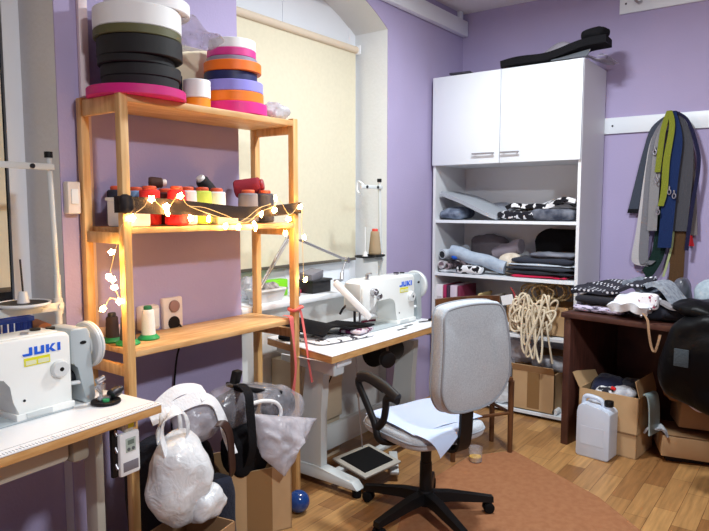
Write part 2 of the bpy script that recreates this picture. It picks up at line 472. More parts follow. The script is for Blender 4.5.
# ================================================================== WOODEN SHELF
SX0, SX1, SY0, SY1 = 1.42, 2.42, 2.16, 2.465
pw = .036
sh = thing('shelf_unit', 'open pine shelf unit standing between the two sewing tables', 'shelf', (SX0, SY0, 0))
for x in (SX0, SX1-pw):
    for y in (SY0, SY1-pw):
        obj('post', G().bx(x, x+pw, y, y+pw, 0, 1.935, .004), 'pinev', sh)
for z, n in ((1.925, 1), (1.418, 1), (.932, 1)):
    g = G().bx(SX0+pw, SX1-pw, SY0, SY1, z-.024, z, .003) if z < 1.9 else G().bx(SX0+pw-.004, SX1-pw+.004, SY0, SY1, z-.028, z, .003)
    obj('shelf_board', g, 'pinex', sh)
for x in (SX0+.006, SX1-pw+.006):
    for z in (1.905, 1.40, .875):
        obj('side_rail', G().bx(x, x+.022, SY0+pw-.002, SY1-pw+.002, z-.045, z+(.02 if z > 1.9 else .0), .003), 'pine', sh)

# ---------------- tape rolls on top
def roll(c, r, h, m, label, cat='tape roll', group=None, ri=.035, tilt=(0, 0), core=(225, 220, 210), name='tape_roll', rings=True):
    t = thing(name, label, cat, c, 0, group)
    if rings:
        prof = [(ri, 0), (r-.003, 0), (r, .003), (r, h-.003), (r-.003, h)]
        k = 5
        for i in range(k):
            q = r-.003-(r-.003-ri)*(i+.5)/k
            prof += [(q, h-.0015), (q-.004, h)]
        prof += [(ri, h)]
    else: prof = [(ri, 0), (r-.004, 0), (r, .004), (r, h-.004), (r-.004, h), (ri, h)]
    obj('wound_tape', G().lathe(prof, (0, 0, 0), 48, rot=(tilt[0], tilt[1], 0), closed=True), m, t, local=True, ang=40)
    obj('core', G().lathe([(ri-.004, .001), (ri, .001), (ri, h-.001), (ri-.004, h-.001)], (0, 0, 0), 28, rot=(tilt[0], tilt[1], 0), closed=True), cm(core, .8), t, local=True)
    return t
GA, GB = 'tall stack of wide tape rolls', 'coloured tape rolls at the right end'
pink, black2 = cm((206, 24, 122), .55), cm((26, 26, 30), .6)
roll((1.575, 2.272, 1.926), .192, .036, pink, 'wide magenta tape roll at the bottom of the tall stack', group=GA)
def lstack():
    z = 1.963
    for r, h, dx, dy, m, lab in (
        (.150, .046, .005, 0, cm((20, 20, 24), .75), 'black tape roll lying directly on the magenta roll'),
        (.157, .046, .012, .004, cm((17, 18, 21), .7), 'black tape roll second above the magenta roll'),
        (.149, .030, -.012, 0, cm((15, 15, 18), .75), 'thin black tape roll in the middle of the tall stack'),
        (.166, .072, .004, -.004, cm((12, 12, 14), .7), 'thickest black tape roll, under the olive one'),
        (.170, .034, -.002, 0, cm((88, 88, 52), .6), 'olive green tape roll between the black and white ones'),
        (.171, .082, 0, .002, cm((238, 240, 240), .6), 'thick white tape roll resting on the olive one')):
        roll((1.598+dx, 2.285+dy, z), r, h, m, lab, group=GA); z += h+.0006
    roll((1.65, 2.29, z), .168, .05, cm((236, 236, 238), .6), 'topmost white tape roll, shifted to the right on the tall stack', group=GA)
    return z+.05
ztop = lstack()
g = G().surf(lambda a, b: (1.74+.22*a, 2.17+.26*b, ztop-.062+.05*math.sin(3*a+2*b)*(1-a)+.018*math.sin(9*a+5*b)-.05*a), 14, 12, .001)
single('plastic_wrap', g, 'bagc', 'crumpled clear plastic wrap sticking out from the topmost white rolls', 'plastic wrap', ang=0)
def rstack():
    z = 1.926
    for r, h, dx, dy, c, lab in (
        (.154, .054, 0, 0, (232, 40, 140), 'bright pink tape roll at the bottom of the right stack'),
        (.143, .048, -.006, 0, (252, 130, 20), 'orange tape roll lying on the bright pink roll'),
        (.143, .050, -.006, .003, (152, 146, 232), 'lavender tape roll between the orange and navy ones'),
        (.124, .040, -.020, 0, (24, 30, 84), 'navy blue tape roll in the right stack'),
        (.134, .046, -.012, -.006, (250, 118, 20), 'orange tape roll between the navy and grey ones'),
        (.118, .022, -.01, 0, (140, 140, 160), 'thin grey tape roll in the right stack'),
        (.114, .036, -.012, 0, (214, 50, 140), 'pink tape roll under the white one'),
        (.110, .046, -.008, 0, (246, 248, 248), 'white tape roll on top of the right stack')):
        roll((2.135+dx, 2.31+dy, z), r, h, cm(c, .5), lab, group=GB); z += h+.0005
rstack()
roll((1.872, 2.262, 1.926), .058, .044, cm((250, 150, 24), .5), 'small orange tape roll at the front between the two stacks', ri=.02, group='small rolls between the stacks')
roll((1.872, 2.262, 1.971), .059, .078, cm((246, 246, 248), .6), 'small tall white roll standing on the small orange roll', ri=.02, group='small rolls between the stacks')
bb = thing('webbing_buckle', 'black buckle on a strap end behind the small white roll', 'buckle', (1.86, 2.40, 1.926))
obj('buckle_body', G().bx(1.835, 1.895, 2.385, 2.425, 1.926, 2.09, .006), 'black', bb)
obj('strap', G().ribbon([(1.84, 2.40, 2.075), (1.79, 2.40, 2.08), (1.765, 2.41, 2.08)], (0, 0, .03), .003), cm((70, 66, 60), .8), bb)
# cream board leaning on the wall
single('cardboard_sheet', G().bx(1.80, 2.317, 2.4715, 2.4785, 1.926, 2.252), cm((238, 228, 198), .85), 'plain cream sheet of board leaning on the wall behind the tape rolls', 'board', ang=0)
# crumpled clear bag at the right end
pbg = thing('plastic_bag', 'small crumpled clear bag with white scraps at the right end of the top board', 'plastic bag', (2.36, 2.24, 1.926))
obj('bag_film', G().blob((2.355, 2.25, 1.966), (.070, .06, .045), .8, .8, amp=.02, freq=22, seed=4, flat=1.927), 'bagm', pbg)
obj('scraps', G().blob((2.345, 2.25, 1.955), (.045, .04, .028), .8, .8, amp=.012, freq=30, seed=8), 'wplast', pbg)

# ---------------- thread cones on the middle board
def cone(c, rb, rt, h, rgb, label, tip=(206, 84, 52), group='thread cones on the middle board', lying=None, base=None, tiprad=.55):
    t = thing('thread_cone', label, 'thread cone', c, 0, group)
    rot = (0, 0, 0) if not lying else lying
    off = (0, 0, 0)
    prof = [(.0005, .004), (rb*.86, .004), (rb, .012)]
    n = 7
    for i in range(n+1):
        q = i/n; prof.append((rb+(rt-rb)*q+(.0006 if i % 2 else 0), .016+(h-.03)*q))
    prof += [(rt*.9, h-.008), (rt*tiprad, h-.006)]
    obj('wound_thread', G().lathe(prof, off, 28, rot=rot), cm(rgb, .8, bump=.25, bscale=260), t, local=True)
    obj('cone_tip', G().lathe([(rt*tiprad*1.25, h-.008), (rt*tiprad*1.3, h+.003), (rt*tiprad*1.1, h+.009), (rt*.3, h+.010)], off, 20, rot=rot), cm(tip, .5), t, local=True)
    if base: obj('base_flange', G().lathe([(rb*1.0, .0), (rb*1.5, .001), (rb*1.55, .006), (rb*1.1, .02), (rb*.9, .022)], off, 28, rot=rot), cm(base, .5), t, local=True)
    return t
Z2 = 1.4185
cone((1.555, 2.40, Z2), .046, .042, .158, (30, 34, 52), 'dark navy thread cone behind the white bin at the left end')
cone((1.648, 2.41, Z2), .044, .040, .156, (112, 146, 188), 'light blue thread cone behind the left front post')
cone((1.640, 2.30, Z2), .046, .042, .158, (206, 40, 40), 'red thread cone just right of the left front post')
cone((1.742, 2.325, Z2), .046, .045, .150, (70, 30, 34), 'dark brown thread cone left of the large red cone')
cone((1.835, 2.40, Z2), .044, .042, .152, (54, 26, 34), 'dark maroon thread cone behind the large red cone')
cone((1.712, 2.215, Z2), .050, .036, .158, (214, 34, 44), 'large bright red thread cone with the black band across it')
cone((1.800, 2.255, Z2), .042, .040, .158, (214, 210, 216), 'pale grey thread cone right of the large red cone')
cone((1.888, 2.26, Z2), .042, .040, .158, (186, 214, 92), 'lime green thread cone')
cone((1.975, 2.265, Z2), .042, .040, .156, (226, 226, 228), 'white thread cone right of the lime green cone')
cone((2.158, 2.25, Z2), .050, .046, .152, (118, 120, 134), 'mid grey thread cone in front of the dark red one', tip=(200, 90, 60))
cone((2.270, 2.25, Z2), .046, .043, .152, (64, 66, 80), 'dark grey thread cone second from the right front post')
cone((2.345, 2.345, Z2), .040, .042, .152, (40, 40, 48), 'blackish thread cone nearest the right front post')
cone((2.062, 2.36, Z2+.10), .040, .030, .15, (22, 22, 28), 'black thread cone tipped over beside the white cone', tip=(230, 230, 228), lying=(0, R(-42), 0))
cone((2.20, 2.39, Z2+.165), .045, .040, .14, (140, 30, 50), 'dark red thread cone lying on its side behind the grey cones', lying=(R(80), 0, R(35)), tip=(150, 40, 56))
cone((1.70, 2.395, Z2+.185), .026, .022, .07, (70, 44, 36), 'small brown bobbin cone lying on top of the other cones', lying=(R(90), 0, R(60)), tip=(230, 222, 214))
# white bins
b1 = thing('storage_bin', 'white plastic bin at the left end of the middle board', 'bin', (1.50, 2.26, Z2))
obj('bin_body', G().bx(1.462, 1.575, 2.20, 2.34, Z2, Z2+.115, .012), 'wplast', b1)
obj('rim', G().bx(1.458, 1.579, 2.196, 2.344, Z2+.105, Z2+.118, .004), 'wplast', b1)
single('paper_tray', G().bx(2.022, 2.10, 2.32, 2.42, Z2, Z2+.06, .002), cm((228, 224, 218), .8), 'low white box under the tipped black cone', 'box')
single('thread_box', G().bx(1.93, 2.05, 2.205, 2.225, Z2, Z2+.05, .002), cm((222, 200, 190), .8), 'small pale card box behind the hanging star lights', 'box')
# black elastic band across the front
eb = thing('elastic_band', 'dark brown elastic band stretched across the front of the middle board', 'band', (1.9, 2.15, 1.46))
obj('strap', G().ribbon([(1.40, 2.185, 1.508), (1.412, 2.152, 1.508), (1.44, 2.150, 1.506), (1.60, 2.151, 1.500), (1.78, 2.151, 1.490), (2.0, 2.151, 1.474), (2.2, 2.151, 1.478), (2.40, 2.150, 1.492), (2.428, 2.153, 1.494), (2.432, 2.185, 1.494)],
    [(0, 0, .064)]*4+[(0, 0, .058), (0, 0, .054), (0, 0, .052), (0, 0, .054), (0, 0, .054), (0, 0, .054)], .003), cm((34, 24, 26), .9, bump=.4, bscale=200), eb)
obj('knot', G().blob((1.425, 2.142, 1.510), (.028, .012, .036), .7, .7, amp=.006, freq=40, seed=2), cm((26, 18, 20), .9), eb)

# ---------------- star lights
sl = thing('string_lights', 'warm white star string lights draped along the middle board', 'string lights', (1.9, 2.145, 1.42))
P = [(1.447, 2.143, 1.456), (1.531, 2.135, 1.529), (1.60, 2.135, 1.50), (1.665, 2.13, 1.543), (1.719, 2.135, 1.452), (1.814, 2.135, 1.447), (1.909, 2.135, 1.414), (1.986, 2.135, 1.408),
     (2.086, 2.135, 1.419), (2.132, 2.135, 1.465), (2.219, 2.135, 1.483), (2.227, 2.135, 1.541), (2.317, 2.135, 1.439), (2.401, 2.132, 1.498)]
obj('wire', G().tube([(1.45, 2.14, 1.47), (1.50, 2.14, 1.50), (1.531, 2.14, 1.535), (1.60, 2.138, 1.49), (1.665, 2.136, 1.55), (1.71, 2.14, 1.505), (1.80, 2.14, 1.495), (1.92, 2.14, 1.46), (2.03, 2.14, 1.425), (2.13, 2.14, 1.475), (2.22, 2.14, 1.50), (2.26, 2.14, 1.53), (2.33, 2.14, 1.46), (2.40, 2.14, 1.505), (2.436, 2.15, 1.49), (2.44, 2.16, 1.42), (2.434, 2.15, 1.34), (2.44, 2.15, 1.22), (2.43, 2.14, 1.127)], .0016, 5), 'wire', sl)
obj('wire', G().tube([(1.72, 2.14, 1.50), (1.80, 2.14, 1.475), (1.90, 2.14, 1.448), (1.985, 2.14, 1.43), (2.05, 2.14, 1.452), (2.12, 2.14, 1.492), (2.20, 2.14, 1.512)], .0015, 5), 'wire', sl)
obj('wire', G().tube([(1.45, 2.14, 1.45), (1.41, 2.155, 1.43), (1.404, 2.17, 1.38), (1.400, 2.19, 1.326), (1.388, 2.2, 1.27), (1.378, 2.2, 1.228), (1.396, 2.2, 1.195), (1.411, 2.19, 1.135), (1.38, 2.2, 1.15), (1.35, 2.2, 1.112)], .0015, 5), 'wire', sl)
def star(p, r, a, tilt):
    poly = []
    for i in range(10):
        q = r if i % 2 == 0 else r*.52
        poly.append((q*math.sin(a+PI*i/5), q*math.cos(a+PI*i/5)))
    g = G().prism(poly, -.004, .004, 'y', .0015, 1)
    bmesh.ops.transform(g.bm, matrix=Matrix.Translation(V(p)) @ Euler((tilt[0], 0, tilt[1])).to_matrix().to_4x4(), verts=g.bm.verts)
    return obj('star_bulb', g, 'star', sl, ang=0)
rs = random.Random(3)
for p in P+[(2.31, 2.150, 1.37), (2.45, 2.15, 1.343), (2.44, 2.135, 1.127), (2.09, 2.13, 1.40), (1.60, 2.13, 1.475)]:
    star(p, .0165, rs.uniform(0, 1), (rs.uniform(-.4, .4), rs.uniform(-.7, .7)))
for p in [(1.392, 2.2, 1.326), (1.374, 2.195, 1.232), (1.384, 2.19, 1.222), (1.394, 2.195, 1.19), (1.405, 2.18, 1.135), (1.346, 2.2, 1.112)]:
    star(p, .0155, rs.uniform(0, 1), (rs.uniform(-.8, .8), rs.uniform(-.8, .2)))

# ---------------- bottom board: green-based cones, pink tapes
GC = 'cones on green bases on the bottom board'
cone((1.632, 2.325, .9325), .030, .025, .135, (236, 238, 234), 'white thread cone on a green base on the bottom board', tip=(20, 110, 70), base=(20, 150, 80), group=GC)
cone((1.515, 2.30, .9325), .032, .026, .125, (52, 50, 54), 'dark thread cone on a green base behind the left front post', tip=(40, 40, 44), base=(20, 150, 80), group=GC)
cone((1.505, 2.395, .9325), .028, .024, .115, (60, 46, 50), 'maroon-grey thread cone on a green base at the back left of the bottom board', tip=(40, 40, 44), base=(16, 120, 66), group=GC)
pt = thing('fabric_tapes', 'coral pink fabric tapes hanging from the right end of the bottom board', 'tape', (2.37, 2.15, .6))
ck = cm((222, 106, 104), .85)
obj('tape', G().ribbon([(2.365, 2.20, .945), (2.355, 2.155, .945), (2.352, 2.146, .92), (2.36, 2.144, .80), (2.375, 2.146, .70), (2.37, 2.15, .60), (2.355, 2.15, .52)], [(.016, 0, 0)]*3+[(.016, .004, 0)]*4, .002), ck, pt)
obj('tape', G().ribbon([(2.345, 2.20, .948), (2.335, 2.15, .948), (2.336, 2.14, .91), (2.352, 2.138, .78), (2.36, 2.140, .66), (2.34, 2.142, .56), (2.335, 2.142, .50)], [(.018, 0, 0)]*3+[(.014, .008, 0)]*4, .002), ck, pt)
obj('tape', G().ribbon([(2.40, 2.15, .99), (2.415, 2.146, .96), (2.425, 2.14, .90), (2.420, 2.115, .80), (2.422, 2.10, .70), (2.435, 2.09, .60)], [(.016, 0, 0)]*3+[(.018, .003, 0)]*3, .002), ck, pt)
obj('knot', G().tube([(2.375, 2.15, .975), (2.40, 2.143, .985), (2.432, 2.15, .985), (2.44, 2.18, .985), (2.40, 2.205, .98), (2.375, 2.19, .975)], .008, 8, closed=True), ck, pt)
# ================================================================== SEWING MACHINE (local frame: needle at x = 0, hand wheel at the right, operator at -y)
def machine(loc, rz, label, kind, sz=1):
    t = thing('sewing_machine', label, 'sewing machine', loc, rz)
    t.scale = (1, 1, sz)
    L = dict(local=True)
    obj('bed', G().bx(-.09, .47, -.085, .095, 0, .008, .003), 'machg', t, **L)
    prof = [(.475, .006), (.475, .285), (.455, .302), (.02, .302), (-.045, .292), (-.062, .26), (-.062, .135), (-.035, .115), (.012, .115), (.03, .15), (.06, .185),
            (.20, .19), (.245, .175), (.268, .14), (.276, .08), (.272, .006)]
    obj('arm', G().prism(prof, -.074, .078, 'y', .017, 3), 'mach', t, ang=50, **L)
    obj('top_cover', G().bx(.08, .44, -.05, .055, .299, .305, .002), 'mach', t, **L)
    obj('base_plate', G().bx(.268, .476, -.083, .085, .0, .03, .004), 'mach', t, **L)
    np_ = obj('name_plate', G().bx(.30, .39, -.0865, -.083, .010, .030, .001), 'steel_w', t, **L)
    # drive side: grey cover, belt guard, wheel
    cov = [(.477, .165), (.477, .298), (.49, .306), (.545, .300), (.556, .28), (.556, .155), (.566, .02), (.566, .0), (.525, .0), (.52, .015), (.507, .155), (.495, .165)]
    obj('side_cover', G().prism(cov, -.068, .07, 'y', .008, 2), 'machg', t, ang=45, **L)
    obj('cover_hole', G().blob((.525, -.0685, .245), (.013, .003, .007)), 'black', t, **L)
    obj('drive_shaft', G().cyl((.40, .0, .10), (.53, .0, .10), .035, n=20), 'dmetal', t, **L)
    obj('reverse_lever', G().cyl((.46, -.03, .085), (.53, -.06, .088), .008, n=10), 'wplast', t, **L)
    wz = .218
    wl = obj('hand_wheel', G().lathe([(.002, 0), (.05, 0), (.055, .006), (.088, .008), (.093, .014), (.093, .030), (.088, .036), (.060, .034), (.05, .022), (.002, .022)], (.565, 0, wz), 40, rot=(0, R(90), 0)), 'wheelp', t, **L)
    obj('wheel_groove', G().lathe([(.0925, .0), (.0945, .001), (.0945, .004), (.0925, .005)], (.585, 0, wz), 40, rot=(0, R(90), 0), closed=True), 'machg', wl, **L)
    # stitch dial
    dl = obj('stitch_dial', G().lathe([(.001, 0), (.031, 0), (.033, .004), (.033, .014), (.028, .021), (.012, .022), (.001, .022)], (.425, -.072, .165), 28, rot=(R(90), 0, 0)), 'wheelp', t, **L)
    obj('dial_mark', G().cyl((.425, -.0945, .165), (.425, -.0935, .165), .008, n=14), 'black', dl, **L)
    # lettering and sticker
    lt = G()
    def glyph(x0, polys):
        for p in polys: lt.prism([(x0+q[0], .236+q[1]) for q in p], -.0762, -.0735, 'y')
    s_, h_, w_ = .0105, .030, .034
    glyph(.300, [[(w_-s_, 0), (w_, 0), (w_, h_), (w_-s_, h_)], [(.004, 0), (w_-s_, 0), (w_-s_, .0085), (0, .0085)]])
    glyph(.341, [[(0, 0), (s_, 0), (s_, h_), (0, h_)], [(w_-s_, 0), (w_, 0), (w_, h_), (w_-s_, h_)], [(s_, 0), (w_-s_, 0), (w_-s_, .0085), (s_, .0085)]])
    glyph(.382, [[(0, 0), (s_, 0), (s_, h_), (0, h_)], [(s_, .011), (.022, h_), (w_, h_), (.020, .0155), (w_+.001, 0), (.022, 0), (s_, .012)]])
    glyph(.423, [[(0, 0), (s_, 0), (s_, h_), (0, h_)]])
    obj('maker_lettering', lt, 'blue_ink', t, ang=0, **L)
    st = obj('sticker', G().bx(.305, .395, -.0755, -.0738, .198, .228), 'yellow', t, ang=0, **L)
    obj('sticker_panel', G().bx(.310, .346, -.0762, -.0752, .202, .218).bx(.352, .391, -.0762, -.0752, .202, .218), cm((226, 228, 190), .6), st, ang=0, **L)
    obj('screw', G().cyl((.30, -.0752, .075), (.30, -.073, .075), .005, n=10), 'dmetal', t, **L)
    # top fittings
    obj('oil_cap', G().cyl((.34, -.02, .30), (.34, -.02, .312), .014, n=16), 'chrome', t, **L)
    obj('thread_pin', G().cyl((.40, .02, .30), (.40, .02, .312), .018, n=16), 'black', t, **L)
    obj('thread_pin', G().cyl((.45, .01, .30), (.45, .01, .310), .016, n=16), 'black', t, **L)
    # needle end
    obj('face_cover', G().bx(-.066, -.058, -.055, .06, .14, .285, .006), 'wheelp', t, **L)
    obj('tension_disc', G().cyl((.02, -.074, .235), (.02, -.105, .235), .020, n=20).cyl((.02, -.10, .235), (.02, -.118, .235), .010, n=14), 'chrome', t, **L)
    obj('tension_disc', G().cyl((.075, -.074, .205), (.075, -.10, .205), .015, n=20), 'chrome', t, **L)
    obj('thread_guide', G().cyl((.03, -.03, .30), (.03, -.03, .335), .010, n=12).cyl((.03, -.03, .335), (.03, -.06, .34), .006, n=8), 'chrome', t, **L)
    obj('needle_bar', G().cyl((-.012, -.01, .12), (-.012, -.01, .035), .007, n=12).cyl((-.012, -.01, .035), (-.012, -.01, .012), .0025, n=8), 'chrome', t, **L)
    pf = obj('presser_bar', G().cyl((-.03, .015, .12), (-.03, .015, .03), .008, n=12), 'dmetal', t, **L)
    obj('presser_foot', G().bx(-.045, -.002, -.035, .02, .012, .024, .004).bx(-.036, -.022, -.005, .02, .02, .05, .003), 'chrome', pf, **L)
    obj('needle_plate', G().bx(-.06, .05, -.05, .03, .007, .010, .001), 'chrome', t, **L)
    obj('lifter_lever', G().tube([(-.055, .05, .16), (-.075, .07, .13), (-.08, .085, .10)], .007, 8), 'dmetal', t, **L)
    return t

# ================================================================== TABLES
def ruler(x0, x1, y, z, parent, mtx=None):
    g = G(); n = int((x1-x0)/.01)
    for i in range(n):
        h = .026 if i % 10 == 0 else .015
        g.bx(x1-i*.01-.0014, x1-i*.01, y+.003, y+.003+h, z, z+.0006)
    g.bx(x0, x1, y+.040, y+.0408, z, z+.0006)
    return obj('ruler_marking', g, 'ink', parent, local=True, ang=0)

# ---- left table
t1 = thing('sewing_table', 'white topped sewing table at the left edge with a printed ruler along its front', 'sewing table', (1.385, 1.905, 0), R(4.5))
LL = dict(local=True)
H1 = .79
obj('table_top', G().bx(-1.2, 0, 0, .545, H1-.006, H1, .002), 'top', t1, **LL)
obj('table_edge', G().bx(-1.2, 0, .001, .544, H1-.036, H1-.0062, .004), 'edge', t1, **LL)
ruler(-1.19, -.01, 0, H1+.0001, t1)
ax = -.105
obj('leg', G().box((ax, .26, .40), (.036, .07, .66), (0, 0, 0), .006), 'steel_b', t1, **LL)
obj('leg', G().box((-1.02, .26, .40), (.06, .09, .66), (0, 0, 0), .006), 'steel_b', t1, **LL)
for x in (ax, -1.02):
    obj('foot', G().bx(x-.035, x+.035, -.02, .54, .03, .085, .01), 'steel_b', t1, **LL)
    obj('top_bracket', G().bx(x-.03, x+.03, .05, .5, .715, H1-.0362, .004), 'steel_b', t1, **LL)
obj('crossbar', G().bx(-1.02, ax, .36, .40, .12, .22, .006), 'steel_b', t1, **LL)
kb = obj('motor_housing', G().bx(-.58, -.30, .10, .24, .655, H1-.037, .02), 'steel_b', t1, **LL)
obj('motor_cap', G().bx(-.30, -.235, .09, .25, .645, H1-.037, .015), cm((150, 144, 130), .5), kb, **LL)
obj('lifter_bracket', G().bx(-.66, -.60, .08, .11, .645, H1-.037, .004).tube([(-.58, .12, .69), (-.63, .09, .675), (-.70, .08, .66), (-.76, .09, .60)], .009, 8), 'steel_b', t1, **LL)
# control panel hanging at the right end
cp = thing('control_panel', 'white motor control panel with small grey screen under the corner of the left table', 'control panel', (1.268, 1.945, .555), R(4.5))
obj('panel_body', G().bx(-.043, .043, -.012, .012, 0, .155, .010), 'wplast', cp, **LL)
obj('screen', G().bx(-.020, .022, -.0135, -.0115, .085, .135, .002), cm((176, 192, 184), .3), cp, **LL)
obj('screen_digits', G().bx(-.012, .014, -.0145, -.013, .112, .128), cm((110, 128, 120), .4), cp, ang=0, **LL)
obj('button', G().cyl((-.009, -.016, .096), (-.009, -.0115, .096), .006, n=12), cm((90, 96, 100), .5), cp, **LL)
obj('button', G().cyl((.010, -.016, .096), (.010, -.0115, .096), .006, n=12), cm((90, 96, 100), .5), cp, **LL)
obj('dark_sticker', G().bx(-.032, .032, -.0133, -.0118, .018, .052, .001), cm((116, 112, 120), .5), cp, **LL)
obj('mounting_arm', G().bx(-.015, .02, -.005, .015, .155, .208, .003), 'steel_b', cp, **LL)
obj('warning_label', G().bx(-.002, .022, -.0065, -.0052, .168, .205), 'yellow', cp, ang=0, **LL)
hd = thing('tool_rack', 'black metal rail hanging under the left table beside the control panel', 'rail', (1.215, 1.95, .56), R(4.5))
obj('rail', G().bx(-.012, .012, -.008, .008, 0, .19, .003), 'black', hd, **LL)
for z in (.03, .09, .15): obj('rail_pin', G().cyl((.002, -.016, z), (.002, .0, z+.02), .006, n=10), 'chrome', hd, **LL)

machine((.690, 2.165, H1+.0005), R(3), 'white sewing machine on the left table, cut off by the left edge of the photo', 1, .915)

# bobbin winder
bw = thing('bobbin_winder', 'chrome bobbin winder on a round black base on the left table', 'bobbin winder', (1.265, 2.07, H1+.0005))
obj('base', G().cyl((0, 0, 0), (0, 0, .012), .052, n=32, bev=.004), 'black', bw, **LL)
obj('spindle', G().cyl((-.018, 0, .012), (-.018, 0, .085), .006, n=12).cyl((-.018, 0, .055), (-.018, 0, .075), .016, n=18).cyl((-.034, 0, .085), (-.005, 0, .095), .011, n=12), 'chrome', bw, **LL)
obj('wheel', G().cyl((.012, -.012, .028), (.052, .0, .036), .019, n=20, bev=.003).cyl((.052, 0, .036), (.066, .004, .038), .012, n=14), 'dmetal', bw, **LL)
obj('frame', G().bx(-.028, .02, -.012, .012, .012, .028, .003).cyl((-.018, -.005, .04), (-.045, -.01, .07), .005, n=10), 'chrome', bw, **LL)
obj('felt_pad', G().cyl((-.012, -.02, .012), (-.012, -.02, .02), .012, n=14), cm((40, 150, 90), .8), bw, **LL)

def thread_stand(x, y, z0, htop, harm, dx, label, r=.014):
    t = thing('thread_stand', label, 'thread stand', (x, y, z0))
    obj('pole', G().cyl((0, 0, 0), (0, 0, (harm-z0)+.12), .0135, n=14).cyl((0, 0, (harm-z0)+.12), (-.012, 0, htop-z0), .0105, n=14), 'steel_w', t, **LL)
    obj('pole_cap', G().cyl((-.012, 0, htop-z0), (-.012, 0, htop-z0+.022), .015, n=14), 'black', t, **LL)
    obj('pole_foot', G().cyl((0, 0, 0), (0, 0, .02), .03, n=18, bev=.003), 'steel_w', t, **LL)
    az = htop-z0-.035
    ua = obj('upper_arm', G().bx(dx, 0, -.020, -.013, az-.012, az+.012, .003), 'steel_w', t, **LL)
    for q in (.25, .75):
        obj('arm_bolt', G().cyl((dx*q, -.026, az), (dx*q, -.012, az), .009, n=12), 'dmetal', ua, **LL)
    obj('thread_loop', G().tube([(dx*.85, -.012, az+.01), (dx*.85, .03, az+.035), (dx*.85, .04, az-.02), (dx*.85, .01, az-.05)], .006, 6), 'wplast', ua, **LL)
    lz = harm-z0
    obj('lower_arm', G().bx(dx*.9, .015, -.020, -.012, lz-.016, lz+.016, .003), 'steel_w', t, **LL)
    obj('clamp', G().cyl((0, -.026, lz), (0, -.012, lz), .010, n=12).cyl((0, 0, lz-.03), (0, 0, lz+.03), .018, n=14), 'steel_w', t, **LL)
    return t, lz
ts, lz = thread_stand(1.262, 2.37, H1, 1.683, 1.118, -.34, 'white thread stand with an empty spool pin behind the left machine')
tr = obj('spool_tray', G().lathe([(.001, 0), (.080, 0), (.092, .006), (.094, .014), (.089, .014), (.084, .006), (.001, .006)], (-.135, -.01, lz+.018), 36), 'wplast', ts, **LL)
obj('tray_mat', G().cyl((-.135, -.01, lz+.0242), (-.135, -.01, lz+.030), .083, n=36), 'black', tr, **LL)
obj('spool_cone', G().cyl((-.135, -.01, lz+.030), (-.135, -.01, lz+.072), .022, .014, n=18), 'wplast', tr, **LL)
obj('spool_pin', G().cyl((-.135, -.01, lz+.072), (-.140, -.01, lz+.19), .0035, n=8), 'dmetal', tr, **LL)

# blue basket and a roll on the left sill
bk = thing('plastic_basket', 'small blue plastic basket on the window sill behind the left machine', 'basket', (1.13, 2.56, .9605))
gb = G()
x0, x1, y0, y1, zb, zt = 1.02, 1.225, 2.50, 2.62, .9605, 1.058
gb.bx(x0, x1, y0, y1, zb, zb+.006)
for a in range(9):
    xx = x0+.006+(x1-x0-.012)*a/8
    for yy in (y0, y1-.005): gb.bx(xx-.006, xx+.006, yy, yy+.005, zb, zt)
for a in range(6):
    yy = y0+.006+(y1-y0-.012)*a/5
    for xx in (x0, x1-.005): gb.bx(xx, xx+.005, yy-.006, yy+.006, zb, zt)
obj('slatted_side', gb, cm((20, 76, 200), .45), bk, ang=0)
obj('rim', G().bx(x0-.006, x1+.006, y0-.006, y0+.006, zt-.006, zt+.014, .003).bx(x0-.006, x1+.006, y1-.006, y1+.006, zt-.006, zt+.014, .003).bx(x0-.006, x0+.006, y0, y1, zt-.006, zt+.014, .003).bx(x1-.006, x1+.006, y0, y1, zt-.006, zt+.014, .003).bx(x0, x1, y0, y0+.005, zb+.03, zb+.05), cm((20, 80, 206), .45), bk)
single('paper_roll', G().cyl((1.275, 2.50, .998), (1.30, 2.64, .998), .036, n=24), cm((170, 120, 92), .8), 'short brown paper roll on the sill right of the blue basket', 'roll')

# ---- right table
H2 = .77
t2 = thing('sewing_table', 'white topped sewing table on grey T legs under the right window', 'sewing table', (2.385, 1.92, 0))
poly = [(0, 0), (1.185, 0), (1.185, .575), (.135, .575)]
obj('table_top', G().prism(poly, H2-.006, H2, 'z', .002, 1), 'top', t2, **LL)
obj('table_edge', G().prism([(.002, .001), (1.184, .001), (1.184, .574), (.136, .574)], H2-.042, H2-.0062, 'z', .003, 1), 'edge', t2, **LL)
fr = obj('under_frame', G().prism([(.075, .045), (.16, .045), (.23, .52), (.185, .52)], H2-.13, H2-.0425, 'z', .006, 1), 'steel_w', t2, **LL)
obj('drawer', G().bx(.09, .21, .035, .10, H2-.085, H2-.048, .004), 'wplast', t2, **LL)
for k, x in enumerate((.165, 1.075)):
    # leaning column on a long foot
    lg = G()
    ring = lambda z, yc, hx, hy: [V((x-hx, yc-hy, z)), V((x+hx, yc-hy, z)), V((x+hx, yc+hy, z)), V((x-hx, yc+hy, z))]
    lg.loft([ring(.08, .275, .026, .085), ring(.40, .255, .026, .068), ring(H2-.125, .23, .026, .062)])
    obj('leg', lg, 'steel_w', t2, ang=20, **LL)
    ft = obj('foot', G().prism([(-.06, .045), (-.02, .085), (.22, .115), (.36, .115), (.58, .07), (.60, .045)], x-.034, x+.034, 'x', .008, 2), 'steel_w', t2, **LL)
    for y in (-.03, .56):
        obj('glide', G().cyl((x, y, 0), (x, y, .046), .024, n=18, bev=.004), 'rubber', ft, **LL)
    obj('top_bracket', G().bx(x-.03, x+.03, .06, .50, H2-.075, H2-.0425, .004), 'steel_w', t2, **LL)
obj('stretcher', G().bx(.192, 1.048, .335, .375, .09, .235, .012), 'steel_w', t2, **LL)
